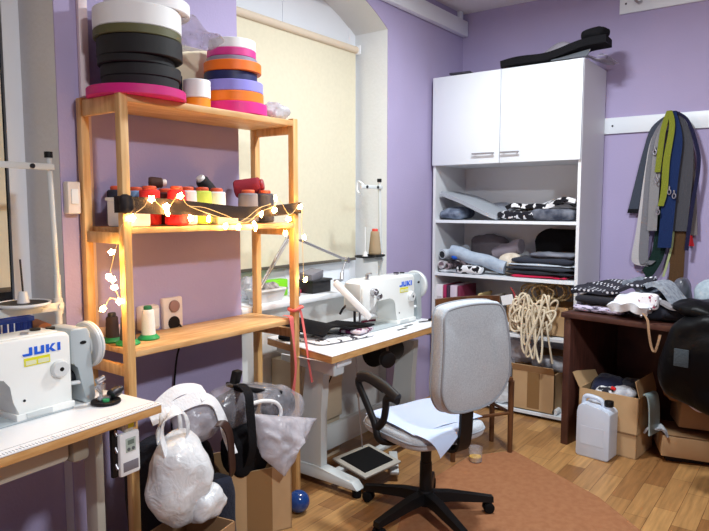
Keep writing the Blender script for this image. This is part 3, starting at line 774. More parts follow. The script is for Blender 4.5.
# treadle
ped = obj('treadle_rail', G().bx(.195, 1.04, .10, .145, .075, .10, .006).box((.56, .0, .045), (.05, .30, .02), (0, 0, R(-55)), .004), 'steel_w', t2, **LL)
tb = obj('treadle', G().box((.375, .055, .105), (.30, .25, .014), (R(9), 0, R(-6)), .006), 'steel_b', t2, **LL)
obj('treadle_pad', G().box((.375, .055, .1135), (.235, .185, .006), (R(9), 0, R(-6)), .002), 'rubber', tb, **LL)
obj('treadle_hinge', G().cyl((.24, .12, .10), (.52, .12, .10), .012, n=12), 'dmetal', tb, **LL)
obj('pull_rod', G().tube([(.47, .155, .125), (.46, .175, .40), (.455, .19, .65)], .004, 8, sm=1).cyl((.46, .176, .42), (.458, .18, .445), .009, n=10), 'chrome', t2, **LL)
kn = obj('knee_lifter', G().tube([(.66, .14, .728), (.62, .09, .69), (.565, .05, .648)], .008, 8), 'chrome', t2, **LL)
obj('knee_pad', G().cyl((.555, .055, .645), (.535, .02, .638), .046, n=28, bev=.006), 'black', kn, **LL)
mt = obj('motor', G().cyl((.72, .27, .60), (.98, .27, .60), .075, n=24, bev=.01), 'black', t2, **LL)
obj('motor_mount', G().bx(.80, .92, .22, .32, .66, H2-.0425, .004), 'steel_b', mt, **LL)
obj('oil_pan', G().bx(.56, 1.02, .16, .40, H2-.09, H2-.043, .01), 'steel_b', t2, **LL)
obj('slide_plate', G().bx(.74, .84, .085, .105, H2, H2+.003, .001).bx(.865, .95, .115, .135, H2, H2+.003, .001), cm((110, 112, 116), .4, metal=.8), t2, **LL)
obj('edge_tape', G().bx(.02, .034, .02, .36, H2-.0435, H2-.0425), 'wplast', t2, **LL)
obj('power_cord', G().tube([(.28, .20, .70), (.29, .24, .56), (.25, .27, .48), (.215, .30, .40)], .004, 6), 'black', t2, **LL)

machine((2.985, 2.19, H2+.0005), R(-2), 'white sewing machine on the right table beside the window', 2)

ts2, lz2 = thread_stand(3.50, 2.40, H2, 1.66, 1.155, -.24, 'white thread stand holding a beige cone behind the right machine')
obj('spool_tray', G().lathe([(.001, 0), (.060, 0), (.068, .006), (.068, .012), (.064, .012), (.06, .006), (.001, .006)], (-.185, -.01, lz2+.018), 28), 'black', ts2, **LL)
obj('spool_tray', G().lathe([(.001, 0), (.060, 0), (.068, .006), (.068, .012), (.064, .012), (.06, .006), (.001, .006)], (-.075, -.01, lz2+.018), 28), 'black', ts2, **LL)
obj('spool_pin', G().cyl((-.185, -.01, lz2+.024), (-.185, -.01, lz2+.055), .018, .010, n=16).cyl((-.185, -.01, lz2+.05), (-.185, -.01, lz2+.215), .0035, n=8), 'wplast', ts2, **LL)
cone((3.425, 2.39, 1.1805), .042, .028, .165, (164, 142, 112), 'beige brown thread cone on the stand behind the right machine', tip=(216, 70, 56), group='cones on thread stands')

# desk lamp over the machine
dlm = thing('desk_lamp', 'jointed desk lamp with a long white head reaching over the right machine', 'lamp', (2.445, 2.515, .9605))
obj('clamp', G().bx(2.425, 2.465, 2.478, 2.535, .9605, 1.0, .004).cyl((2.445, 2.51, .99), (2.447, 2.51, 1.03), .014, n=14), 'chrome', dlm)
obj('lower_arm', G().cyl((2.440, 2.51, 1.01), (2.655, 2.45, 1.335), .006, n=10).cyl((2.460, 2.51, 1.01), (2.675, 2.45, 1.335), .006, n=10), 'chrome', dlm)
obj('elbow', G().cyl((2.67, 2.43, 1.335), (2.67, 2.47, 1.335), .020, n=16), 'chrome', dlm)
obj('upper_arm', G().cyl((2.67, 2.45, 1.335), (3.10, 2.38, 1.172), .008, n=12), 'chrome', dlm)
obj('wrist', G().cyl((3.10, 2.36, 1.172), (3.10, 2.40, 1.172), .018, n=16).cyl((3.10, 2.38, 1.172), (3.02, 2.35, 1.10), .006, n=10).cyl((3.02, 2.35, 1.10), (2.99, 2.33, 1.06), .011, n=12), 'chrome', dlm)
hp, hq = V((2.76, 2.19, 1.074)), V((2.872, 2.045, .885))
d = (hq-hp)
g = G(); g.box((0, 0, 0), (.062, d.length+.02, .036), (0, 0, 0), .008)
rot = d.to_track_quat('Y', 'Z').to_matrix().to_4x4()
bmesh.ops.transform(g.bm, matrix=Matrix.Translation((hp+hq)/2) @ rot, verts=g.bm.verts)
lh = obj('lamp_head', g, 'wplast', dlm)
obj('head_hinge', G().cyl((2.775, 2.21, 1.085), (2.99, 2.33, 1.06), .008, n=10), 'chrome', dlm)

# things on the right table
def fold(name, c, size, rz, m, label, cat='fabric', group=None, layers=1, amp=.006, seed=0, tilt=(0, 0), e=.28):
    g = G(); h = size[2]/layers
    rr = random.Random(seed)
    for k in range(layers):
        g.blob((c[0]+rr.uniform(-.012, .012)*(k > 0), c[1]+rr.uniform(-.012, .012)*(k > 0), c[2]+h*(k+.5)), (size[0]/2*(1-.03*k), size[1]/2*(1-.03*k), h/2), .55, e,
               rot=(tilt[0], tilt[1], rz+rr.uniform(-.06, .06)*(k > 0)), nu=40, nv=12, amp=amp, freq=9, seed=seed+k, flat=c[2])
    return single(name, g, m, label, cat, group, ang=60)
prn = fab((236, 236, 240), (60, 56, 66), scale=26, contrast=(.56, .58), const=True)
fold('folded_fabric', (2.74, 2.19, H2+.001), (.42, .28, .019), R(-10), prn, 'white fabric with black print lying under the black cloth on the right table', 'fabric', 'fabric pile on the right table', seed=3)
fold('folded_fabric', (2.86, 2.12, H2+.020), (.17, .15, .030), R(8), fab((206, 196, 206), (96, 30, 70), scale=30, contrast=(.5, .56)), 'purple and white folded piece under the front of the black cloth', 'fabric', 'fabric pile on the right table', seed=5)
g = G().surf(lambda a, b: (2.50+.38*a+.07*b, 2.37-.25*b-.09*a+.03*a*b, H2+.060+.055*math.exp(-((a-.18)/.30)**2)*(1-.55*b)-.006*b+.006*math.sin(7*a)-.03*max(0, .12-a)*8), 22, 10, .010)
single('folded_fabric', g, 'blackf', 'black folded cloth on top of the printed pile on the right table', 'fabric', 'fabric pile on the right table', ang=60)
fold('fabric_scrap', (2.56, 2.36, H2+.001), (.14, .09, .035), R(20), 'blackf', 'small rolled black cloth at the back left of the right table', seed=9)
gg = G().ribbon([(2.98, 2.38, H2+.006), (3.06, 2.345, H2+.010), (3.14, 2.34, H2+.006), (3.24, 2.32, H2+.008), (3.33, 2.29, H2+.006)], (.006, .022, 0), .008)
single('fabric_strip', gg, fab((96, 22, 52)), 'narrow dark red fabric strip on the table behind the needle', 'fabric strip')
sc = thing('scissors', 'small dark scissors lying at the right end of the right table', 'scissors', (3.50, 2.0, H2))
obj('blade', G().box((3.47, 2.03, H2+.004), (.10, .012, .003), (0, 0, R(-18))), 'dmetal', sc)
obj('handle', G().tube([(3.52, 2.01, H2+.006), (3.545, 2.018, H2+.006), (3.555, 2.0, H2+.006), (3.535, 1.99, H2+.006)], .004, 6, closed=True), 'black', sc)
obj('handle', G().tube([(3.515, 2.03, H2+.006), (3.54, 2.04, H2+.006), (3.555, 2.03, H2+.006), (3.535, 2.02, H2+.006)], .004, 6, closed=True), 'black', sc)

# things on the right window sill
SZ = .9605
tr = thing('plastic_tray', 'clear grey plastic tray on the sill left of the wooden post', 'tray', (2.585, 2.56, SZ))
obj('tray_wall', G().loft([[V((2.585+a*.085, 2.56+b*.045, SZ)) for a, b in ((-1, -1), (1, -1), (1, 1), (-1, 1))], [V((2.585+a*.105, 2.56+b*.06, SZ+.07)) for a, b in ((-1, -1), (1, -1), (1, 1), (-1, 1))]]), cm((206, 208, 210), .3), tr)
obj('rim', G().bx(2.475, 2.695, 2.495, 2.505, SZ+.065, SZ+.075).bx(2.475, 2.695, 2.615, 2.625, SZ+.065, SZ+.075).bx(2.475, 2.485, 2.495, 2.625, SZ+.065, SZ+.075).bx(2.685, 2.695, 2.495, 2.625, SZ+.065, SZ+.075), 'wplast', tr)
obj('contents', G().blob((2.585, 2.56, SZ+.075), (.085, .045, .03), .8, .7, amp=.012, freq=25, seed=6), fab((190, 186, 184), (96, 90, 88), scale=30), tr)
single('crumpled_bag', G().blob((2.545, 2.665, SZ+.07), (.06, .05, .07), .8, .8, amp=.02, freq=18, seed=12, flat=SZ), 'bagm', 'crumpled clear bag on the sill behind the grey tray', 'plastic bag', ang=0)
single('plastic_box', G().box((2.75, 2.675, SZ+.05), (.20, .07, .10), (0, 0, R(-4)), .006), cm((130, 220, 40), .4), 'bright lime green plastic box on the sill beside the grey tray', 'box')
bx2 = thing('plastic_box', 'black open plastic box on the sill in front of the blind', 'box', (3.06, 2.60, SZ))
obj('box_body', G().bx(2.97, 3.15, 2.54, 2.66, SZ, SZ+.075, .006), cm((34, 34, 38), .5), bx2)
obj('rim', G().bx(2.962, 3.158, 2.532, 2.668, SZ+.072, SZ+.084, .004), cm((40, 40, 44), .5), bx2)
single('tin_can', G().cyl((2.835, 2.56, SZ), (2.835, 2.56, SZ+.055), .028, n=20, bev=.004), cm((92, 86, 84), .4), 'small dark tin right of the wooden post on the sill', 'tin')
single('flat_box', G().box((3.03, 2.60, SZ+.11), (.15, .09, .05), (R(6), R(-8), R(10)), .006), cm((126, 124, 132), .6), 'grey flat box resting on the black plastic box', 'box')
single('red_scrap', G().box((2.935, 2.64, SZ+.012), (.05, .05, .022), (0, 0, R(30)), .004).box((2.93, 2.64, SZ+.07), (.03, .012, .10), (0, R(20), R(30)), .003), cm((220, 60, 90), .6), 'small pinkish red cloth clip left of the black plastic box', 'clip')
# beige drawer case under the right table, behind the shelf
dc = thing('drawer_case', 'beige wooden drawer case on the floor under the left end of the right table', 'drawer case', (2.80, 2.42, 0))
obj('case_body', G().bx(2.60, 2.98, 2.32, 2.54, .24, .63, .004).bx(2.60, 2.98, 2.34, 2.54, 0, .24), cm((206, 190, 164), .6), dc)
obj('drawer_front', G().bx(2.605, 2.975, 2.312, 2.322, .45, .625, .003), cm((214, 198, 172), .6), dc)
obj('pull_slot', G().bx(2.70, 2.88, 2.308, 2.314, .535, .55, .002), 'black', dc)
# ================================================================== OFFICE CHAIR (local: faces +y)
ch = thing('office_chair', 'grey upholstered swivel office chair with black armrests facing the right sewing table', 'chair', (2.585, 1.50, .004), R(-17.5))
for k in range(5):
    a = R(-29.5+72*k)
    dx, dy = math.cos(a), math.sin(a)
    nx, ny = -dy, dx
    def rg(rad, z0, z1, w):
        return [V((dx*rad+nx*w*s, dy*rad+ny*w*s, z)) for s, z in ((-1, z0), (1, z0), (.8, z1), (-.8, z1))]
    lg = obj('base_leg', G().loft([rg(.02, .075, .125, .030), rg(.12, .075, .120, .026), rg(.28, .060, .092, .021), rg(.335, .055, .082, .020)]), 'black', ch, ang=50, local=True)
    cx, cy = dx*.315, dy*.315
    obj('caster', G().cyl((cx+nx*.024, cy+ny*.024, .026), (cx+nx*.006, cy+ny*.006, .026), .026, n=20, bev=.004).cyl((cx-nx*.006, cy-ny*.006, .026), (cx-nx*.024, cy-ny*.024, .026), .026, n=20, bev=.004)
        .cyl((cx, cy, .03), (cx, cy, .062), .010, n=10), 'rubber', lg, local=True)
obj('base_hub', G().cyl((0, 0, .062), (0, 0, .135), .048, .038, n=24, bev=.004), 'black', ch, local=True)
obj('gas_column', G().cyl((0, 0, .13), (0, 0, .27), .031, .029, n=20).cyl((0, 0, .27), (0, 0, .34), .026, n=20), 'black', ch, local=True)
obj('piston', G().cyl((0, 0, .33), (0, 0, .40), .014, n=16), 'chrome', ch, local=True)
obj('seat_plate', G().bx(-.10, .10, -.13, .12, .385, .412, .006), 'black', ch, local=True)
st = obj('seat', G().blob((0, .02, .450), (.235, .235, .048), .55, .42, nu=48, nv=16, amp=.003, freq=8), 'seat', ch, local=True, ang=70)
obj('seat_welt', G().tube([V((.236*math.copysign(abs(math.cos(2*PI*i/40))**.42, math.cos(2*PI*i/40)), .02+.236*math.copysign(abs(math.sin(2*PI*i/40))**.42, math.sin(2*PI*i/40)), .452)) for i in range(40)], .004, 6, closed=True, sm=1), 'piping', st, local=True)
# backrest: rounded outline wider at the top, thick cushion
out = [(-.188, .99), (-.172, 1.045), (-.135, 1.066), (0, 1.075), (.135, 1.066), (.172, 1.045), (.188, .99), (.206, .80), (.198, .70), (.145, .625), (.07, .598), (0, .595), (-.07, .598), (-.145, .625), (-.198, .70), (-.206, .80)]
out = [(x+.008, z) for x, z in out]
po = smooth([V((x*1.06, 0, .835+(z-.835)*1.03)) for x, z in out], 4, True)
cz = .835
def ringb(y, k, dz=0): return [V((p.x*k, y+.10*(p.x)**2*-1.0+.055*((p.z-cz)/.24)**2*.5, cz+(p.z-cz)*k+dz)) for p in po]
yb = -.315
gb = G().loft([ringb(yb-.002, .55), ringb(yb, .93), ringb(yb+.006, .975), ringb(yb+.018, 1.0), ringb(yb+.062, 1.0), ringb(yb+.078, .97), ringb(yb+.086, .90), ringb(yb+.092, .5)])
bk_ = obj('backrest', gb, 'seat', ch, local=True, ang=70)
obj('back_piping', G().tube([p+V((0, -.003, 0)) for p in ringb(yb+.003, .958)], .0048, 6, closed=True, sm=1), 'piping', bk_, local=True)
obj('edge_piping', G().tube(ringb(yb+.064, 1.002), .004, 6, closed=True, sm=1), 'piping', bk_, local=True)
obj('back_bracket', G().ribbon([(0, -.05, .395), (0, -.18, .392), (0, -.235, .41), (0, -.255, .47), (0, -.262, .58), (0, -.262, .68)], (.075, 0, 0), .014), 'black', ch, local=True)
for s in (-1, 1):
    x = s*.262
    g = G().tube([(s*.12, .03, .398), (s*.20, .03, .40), (x, .035, .43), (x, .07, .50), (x, .15, .60), (x, .192, .655), (x, .175, .690), (x, .10, .692), (x, .0, .672)], .015, 10, sm=6, flat=1.25, up=(1, 0, .001))
    g.tube([(x, .06, .47), (x, .005, .52), (x, -.015, .585), (x, -.02, .630), (x, -.055, .645), (x, -.10, .642)], .015, 10, sm=6, flat=1.25, up=(1, 0, .001))
    ar = obj('armrest', g, 'black', ch, local=True, ang=60)
    obj('arm_pad', G().tube([(x, .185, .688), (x, .12, .704), (x, .0, .686), (x, -.10, .652)], .019, 12, sm=6, flat=1.35, up=(1, 0, .001)), cm((20, 20, 23), .6), ar, local=True, ang=60)
# pale cloth lying over the seat
def shf(a, b):
    # a across (left to right), b front to back, in chair-local coordinates
    x = -.215+.43*a; y = .20-.36*b
    z = .5075-.007*((a-.5)*2)**2-.006*((b-.5)*2)**2+.003*math.sin(9*a+4*b)
    return V((x, y, z))
g = G().surf(shf, 16, 14, .0025)
# hanging corner at the back left
c0, c1, c2 = V((-.215, -.155, .498)), V((.10, -.165, .502)), V((-.155, -.262, .410))
def crn(a, b):
    top = c0.lerp(c1, a); 
    q = top.lerp(c2, b); q = q + V((0, -.030*math.sin(PI*b)*(1), .022*math.sin(PI*b)))
    return q
g.surf(crn, 8, 8, .0025)
bmesh.ops.transform(g.bm, matrix=MATX[ch.name], verts=g.bm.verts)
single('cloth_sheet', g, 'sheet', 'pale blue cloth spread on the office chair seat with one corner hanging down', 'cloth', ang=50)

# ================================================================== WOODEN CHAIR behind it
wc = thing('wooden_chair', 'old dark brown wooden chair standing between the right table and the white cabinet', 'chair', (3.585, 1.70, 0))
A, B, Cc, D = V((3.59, 1.495, 0)), V((3.255, 1.715, 0)), V((3.69, 1.86, 0)), V((3.42, 1.885, 0))
A, B = V((3.59, 1.495, 0)), V((3.26, 1.71, 0)); ax_ = (A-B).normalized(); bk2 = V((-ax_.y, ax_.x, 0)); 
if bk2.x < 0: bk2 = -bk2
for p in (A, B, A+bk2*.205, B+bk2*.205):
    tall = p not in (A, B)
    obj('leg', G().cyl(p, p+V((0, 0, .45)), .015, .019, n=14), 'chairwood', wc)
g = G(); cen = (A+B)/2+bk2*.103; 
g.box((0, 0, .463), (.40, .25, .028), (0, 0, math.atan2(ax_.y, ax_.x)), .010)
bmesh.ops.translate(g.bm, vec=(cen.x, cen.y, 0), verts=g.bm.verts)
obj('seat', g, 'chairwood', wc)
for p, q in ((A, A+bk2*.205), (B, B+bk2*.205), (A, B)):
    obj('stretcher', G().cyl(p+V((0, 0, .25)), q+V((0, 0, .25)), .010, n=10), 'chairwood', wc)
b0, b1 = A+bk2*.205, B+bk2*.205
lean = bk2*.0
for p in (b0, b1):
    q = p-ax_*(.03 if p is b0 else -.03)
    obj('back_post', G().cyl(q+V((0, 0, .47)), q+lean+V((0, 0, .895)), .014, n=12), 'chairwood', wc)
m_ = (b0+b1)/2+lean
g = G().ribbon([b0+lean+ax_*.03+V((0, 0, .905)), m_+ax_*.1+bk2*-.02+V((0, 0, .915)), m_-ax_*.1+bk2*-.02+V((0, 0, .915)), b1+lean-ax_*.02+V((0, 0, .905))], (0, 0, .07), .022, sm=8)
obj('top_rail', g, 'chairwood', wc)
for k in (-.08, 0, .08):
    obj('spindle', G().cyl(m_-lean+ax_*k+bk2*.0+V((0, 0, .475)), m_+ax_*k-bk2*.012+V((0, 0, .885)), .007, n=8), 'chairwood', wc)

# small things on the floor
cp = thing('glass_jar', 'small clear jar with yellow contents on the floor under the chairs', 'jar', (3.335, 1.60, .004))
obj('jar_wall', G().lathe([(.034, 0), (.038, .004), (.042, .085), (.040, .085), (.036, .006), (.001, .005), (.001, 0)], (0, 0, 0), 24), 'bagc', cp, local=True)
obj('contents', G().cyl((0, 0, .0055), (0, 0, .030), .034, .036, n=24), cm((226, 176, 20), .5), cp, local=True)
single('white_box', G().box((3.42, 1.80, .03), (.10, .06, .05), (0, 0, .5), .01), 'wplast', 'small white plug box on the floor behind the wooden chair leg', 'box')
# ================================================================== WHITE CABINET
CX0, CX1, CY0, CY1 = 4.285, 4.785, 1.335, 2.45
cb = thing('cabinet', 'tall white cabinet with two upper doors and four open shelves in the corner', 'cabinet', (CX0, (CY0+CY1)/2, 0))
T = .022
obj('side_panel', G().bx(CX0, CX1, CY0, CY0+T, 0, 2.44, .001), 'melb', cb, ang=0)
obj('side_panel', G().bx(CX0, CX1, CY1-T, CY1, 0, 2.44, .001), 'melb', cb, ang=0)
obj('top_panel', G().bx(CX0, CX1, CY0, CY1, 2.44, 2.462, .001), 'melb', cb, ang=0)
obj('back_panel', G().bx(CX1-.012, CX1-.004, CY0+T, CY1-T, .0, 2.44), 'melb', cb, ang=0)
SHZ = [1.83, 1.398, .994, .588, .045]
for z in SHZ:
    obj('shelf', G().bx(CX0+.006, CX1-.012, CY0+T, CY1-T, z-.022, z, .001), 'melamine', cb, ang=0)
obj('plinth', G().bx(CX0+.05, CX0+.068, CY0+T, CY1-T, 0, .022), cm((70, 60, 56), .7), cb, ang=0)
ym = 1.905
for a, b, h0, h1 in ((CY0+.002, ym-.0025, ym-.155, ym-.018), (ym+.0025, CY1-.002, ym+.03, ym+.20)):
    d = obj('door', G().bx(CX0-.021, CX0-.002, a, b, 1.808, 2.458, .002), 'melamine', cb)
    obj('handle', G().cyl((CX0-.048, h0, 1.878), (CX0-.048, h1, 1.878), .006, n=12).cyl((CX0-.048, h0+.02, 1.878), (CX0-.02, h0+.02, 1.878), .005, n=10).cyl((CX0-.048, h1-.02, 1.878), (CX0-.02, h1-.02, 1.878), .005, n=10), 'chrome', d)
def cy(px): return 2.455-(px-433)*.00772

def pile(name, px0, px1, z, h, dep, m, label, group, amp=.008, seed=0, x=None, rx=0, e=.3, cat='fabric', ry=0, e1=.55):
    y0, y1 = cy(px1), cy(px0)
    x = x or CX0+.03+dep/2
    g = G().blob((x, (y0+y1)/2, z+h/2), (dep/2, (y1-y0)/2, h/2), e1, e, rot=(rx, ry, 0), nu=44, nv=14, amp=amp, freq=10, seed=seed, flat=z if rx == 0 else z-.0)
    return single(name, g, m, label, cat, group, ang=60)
G1, G2 = 'fabrics on the upper open shelf', 'fabrics on the middle open shelf'
bw_ = fab((232, 234, 238), (26, 26, 32), scale=20, contrast=(.48, .5), const=True, detail=2)
bw2 = fab((30, 30, 38), (214, 216, 222), scale=30, contrast=(.56, .58), const=True, detail=2)
grey, dgrey, bgrey = fab((168, 174, 182)), fab((58, 62, 72)), fab((140, 152, 172), (70, 80, 100), scale=14)
S1 = SHZ[1]+.001
pile('folded_fabric', 437, 462, S1, .095, .28, bgrey, 'folded blue-grey fabric at the left end of the upper open shelf', G1, seed=1, e1=.8)
g = G().surf(lambda a, b: (CX0+.03+.30*b, cy(440)-(cy(440)-cy(500))*a, S1+.205-.175*a**.8+.012*math.sin(5*a)+.03*math.sin(PI*a)*b), 20, 8, .028)
single('fabric_roll', g, grey, 'thick grey felt sheet sloping down to the right on the upper open shelf', 'fabric', G1, ang=60)
pile('folded_fabric', 470, 497, S1, .135, .16, fab((150, 156, 168)), 'rounded grey bundle behind the grey felt sheet', G1, seed=4, x=CX0+.40, e=.7, e1=.9)
pile('folded_fabric', 498, 545, S1, .075, .26, bw2, 'black fabric with small white print in the middle of the upper open shelf', G1, seed=5)
g = G().surf(lambda a, b: (CX0+.05+.28*b, cy(508)-(cy(508)-cy(572))*a, S1+.088+.050*a+.014*math.sin(9*a+3*b)+.008*math.sin(17*a+9*b)), 30, 12, .030)
single('folded_fabric', g, bw_, 'crumpled white fabric with black print lying across the upper open shelf', 'fabric', G1, ang=60)
pile('folded_fabric', 532, 572, S1, .088, .22, fab((52, 58, 74), (120, 124, 136), scale=12), 'dark grey-blue folded garment at the right end of the upper open shelf', G1, seed=7, x=CX0+.13)
g = G().surf(lambda a, b: (CX0+.36+.08*b, cy(556)-(cy(556)-cy(571))*a, S1+.12+.085*a+.02*b), 8, 4, .03)
single('folded_fabric', g, 'blackf', 'black cloth leaning in the right back corner of the upper open shelf', 'fabric', G1, ang=60)

S2 = SHZ[2]+.001
def froll(p, q, r, m, me, label, seed=0, group=G2):
    t = thing('fabric_roll', label, 'fabric roll', (min(p[0], q[0]), p[1], min(p[2], q[2])-r), 0, group)
    p, q = V(p), V(q); d = (q-p).normalized()
    obj('rolled_fabric', G().tube([p.lerp(q, k/6)+V((0, 0, .006*math.sin(k*2+seed))) for k in range(7)], r, 20, sm=2), m, t, ang=60)
    obj('roll_end', G().cyl(p-d*.002, p+d*.004, r*.72, n=20), me, t)
    return t
lbl = fab((176, 190, 206), (158, 172, 190), scale=20)
froll((CX0+.06, cy(451), S2+.165), (CX0+.10, cy(506), S2+.060), .048, lbl, lbl, 'long pale blue fabric roll sloping across the middle open shelf')
froll((CX0+.04, cy(442), S2+.135), (CX0+.30, cy(452), S2+.17), .037, fab((196, 204, 214)), fab((34, 36, 44)), 'pale roll with a dark hollow end at the left of the middle open shelf', 1)
froll((CX0+.035, cy(441.5), S2+.055), (CX0+.33, cy(446), S2+.06), .034, fab((210, 206, 210), (70, 60, 70), scale=30), fab((120, 100, 110)), 'small printed roll under the pale hollow roll', 2)
froll((CX0+.05, cy(446), S2+.045), (CX0+.33, cy(452), S2+.05), .028, fab((170, 150, 158), (60, 50, 58), scale=30), fab((60, 50, 56)), 'small mauve printed roll beside the printed roll at the left end', 3)
single('toy_ball', G().blob((CX0+.045, cy(456), S2+.125), (.022, .030, .022)), cm((30, 100, 220), .5), 'bright blue ball between the rolls on the middle open shelf', 'ball')
pile('folded_fabric', 437, 466, S2-.0, .022, .20, fab((150, 156, 166), (220, 222, 226), scale=16), 'flat grey papers and cloth at the left edge of the middle open shelf', G2, seed=8)
pile('folded_fabric', 459, 486, S2, .065, .10, bw_, 'black and white printed folded piece at the front of the middle open shelf', G2, seed=9, x=CX0+.055)
froll((CX0+.22, cy(489), S2+.145), (CX0+.20, cy(516), S2+.215), .055, fab((132, 124, 134)), fab((100, 94, 102)), 'taupe fabric roll leaning behind the cream bundle', 4)
pile('fabric_bundle', 495, 520, S2+.0, .165, .12, fab((226, 216, 200), (206, 192, 172), scale=20), 'cream knitted bundle in the middle of the middle open shelf', G2, seed=10, x=CX0+.17, e=.8, e1=.9)
zz = S2
for k, (p0, p1, h, m, lab) in enumerate(((512, 566, .020, fab((190, 30, 70)), 'dark red cloth at the bottom of the garment stack on the middle open shelf'),
        (507, 572, .034, fab((38, 40, 48)), 'charcoal garment second from the bottom of the stack on the middle open shelf'),
        (506, 571, .036, fab((58, 62, 72)), 'dark grey garment third from the bottom of the stack on the middle open shelf'),
        (509, 572, .016, fab((184, 194, 206)), 'pale grey-blue cloth edge in the middle of the garment stack'),
        (512, 571, .048, fab((50, 54, 66)), 'dark slate garment above the pale edge in the stack'),
        (530, 571, .042, fab((134, 138, 150), (80, 84, 98), scale=8), 'crumpled mid grey garment on top of the stack'))):
    pile('folded_garment', p0, p1, zz, h, .22-.008*k, m, lab, 'garment stack on the middle open shelf', seed=20+k, x=CX0+.15, amp=.013, e1=.75); zz += h*.93
pile('dark_bundle', 522, 573, S2, .345, .15, 'blackf', 'big black bundle filling the back right of the middle open shelf', G2, seed=30, x=CX0+.375, amp=.02, e=.5)
pile('dark_bundle', 451, 492, S2, .285, .12, fab((118, 112, 118)), 'grey-brown bundle at the back of the middle open shelf', G2, seed=31, x=CX0+.40, amp=.02, e=.6)

S3 = SHZ[3]+.001
GBK = 'binders on the lower open shelf'
for k, (p0, p1, c, lab) in enumerate(((436.5, 443.5, (226, 220, 226), 'white binder with a dark spine edge, leftmost on the lower open shelf'), (444.2, 447.5, (170, 40, 90), 'thin crimson binder on the lower open shelf'),
                                    (448.2, 451.5, (60, 40, 60), 'thin dark plum binder on the lower open shelf'), (452.2, 459.5, (214, 200, 214), 'pale pink binder on the lower open shelf'), (460.2, 463.5, (120, 40, 70), 'thin wine red binder at the right end of the row'))):
    t = thing('binder', lab, 'binder', (CX0+.15, (cy(p0)+cy(p1))/2, S3), 0, GBK)
    obj('cover', G().bx(CX0+.03, CX0+.30, cy(p1), cy(p0), S3, S3+.31, .003), cm(c, .6), t)
    obj('spine_label', G().bx(CX0+.0285, CX0+.031, cy(p1)+.006, cy(p0)-.006, S3+.14, S3+.22), cm(tuple(max(0, x-30) for x in c), .6), t, ang=0)
for k, (px, tilt, c, lab) in enumerate(((468, 24, (206, 184, 130), 'yellowish card folder leaning right on the lower open shelf'), (478, 34, (222, 214, 206), 'off-white card folder leaning right behind the yellowish one'))):
    single('card_folder', G().box((CX0+.15+.03*k, cy(px)-.06, S3+.135), (.22, .014, .28), (R(tilt), 0, 0), .002), cm(c, .8), lab, 'folder', 'leaning card folders')
single('white_roll', G().cyl((CX0+.05, cy(475), S3+.035), (CX0+.10, cy(512), S3+.035), .034, n=20), cm((226, 230, 236), .7), 'white paper roll lying on the lower open shelf behind the chair back', 'roll')
kbx = thing('cardboard_box', 'cardboard box full of cream cord on the lower open shelf', 'box', (CX0+.20, cy(540), S3))
y0, y1, xx0, xx1 = cy(568), cy(508), CX0+.085, CX0+.40
obj('box_wall', G().bx(xx0, xx0+.006, y0, y1, S3, S3+.21).bx(xx1-.006, xx1, y0, y1, S3, S3+.21).bx(xx0, xx1, y0, y0+.006, S3, S3+.21).bx(xx0, xx1, y1-.006, y1, S3, S3+.21).bx(xx0, xx1, y0, y1, S3, S3+.006), 'card', kbx, ang=0)
single('red_cloth', G().surf(lambda a, b: (CX0+.035+.05*b, cy(515)-.09*a, S3+.33-.17*a-.03*b+.01*math.sin(8*a)), 8, 5, .006), fab((170, 44, 50)), 'dull red cloth scrap hanging over the box of cord', 'cloth')
single('white_card', G().box((CX0+.02, cy(513), S3+.24), (.006, .09, .07), (R(-14), 0, 0), .001), cm((236, 238, 240), .7), 'white card tag sticking out left of the cord bundle', 'card', ang=0)
# cord bundle
cd = thing('cord_bundle', 'large tangled bundle of thick cream cord spilling over the lower open shelf', 'cord', (CX0+.1, cy(540), S3+.2))
cr = cm((226, 212, 186), .85, bump=.3, bscale=200); cr2 = cm((196, 170, 128), .85, bump=.3, bscale=200)
rc = random.Random(11)
for k in range(26):
    px = rc.uniform(522, 552); xo = CX0+rc.uniform(.005, .055)
    top = S3+rc.uniform(.19, .30); bot = S3+rc.uniform(.012, .10) ; wd = rc.uniform(.025, .075)
    c = V((xo, cy(px), 0)); pts = []
    if k < 5: xo = CX0-.018-.004*k; bot = S3-rc.uniform(.06, .17); wd = .03; px = rc.uniform(530, 548)
    yy = cy(px); sh_ = rc.uniform(-.06, .06)
    for i in range(10):
        a = 2*PI*i/10
        pts.append((xo+.012*math.sin(a*2+k), yy+wd*math.sin(a)+sh_*math.cos(a), (top+bot)/2+(top-bot)/2*math.cos(a)))
    obj('cord_loop', G().tube(pts, .0075, 7, closed=True, sm=3), cr, cd)
for k in range(14):
    px = rc.uniform(528, 562); yy = cy(px-6); r_ = rc.uniform(.05, .08); zc = S3+rc.uniform(.285, .315); xo = CX0+rc.uniform(.09, .3)
    obj('cord_loop', G().tube([(xo+.02*math.sin(3*i+k), yy+r_*math.cos(2*PI*i/9), zc+r_*.8*math.sin(2*PI*i/9)) for i in range(9)], .007, 7, closed=True, sm=3), cr2, cd)
obj('cord_end', G().tube([(CX0-.014, cy(552), S3+.12), (CX0-.018, cy(556), S3-.05), (CX0-.016, cy(559), S3-.17)], .007, 7, sm=4), cr, cd)

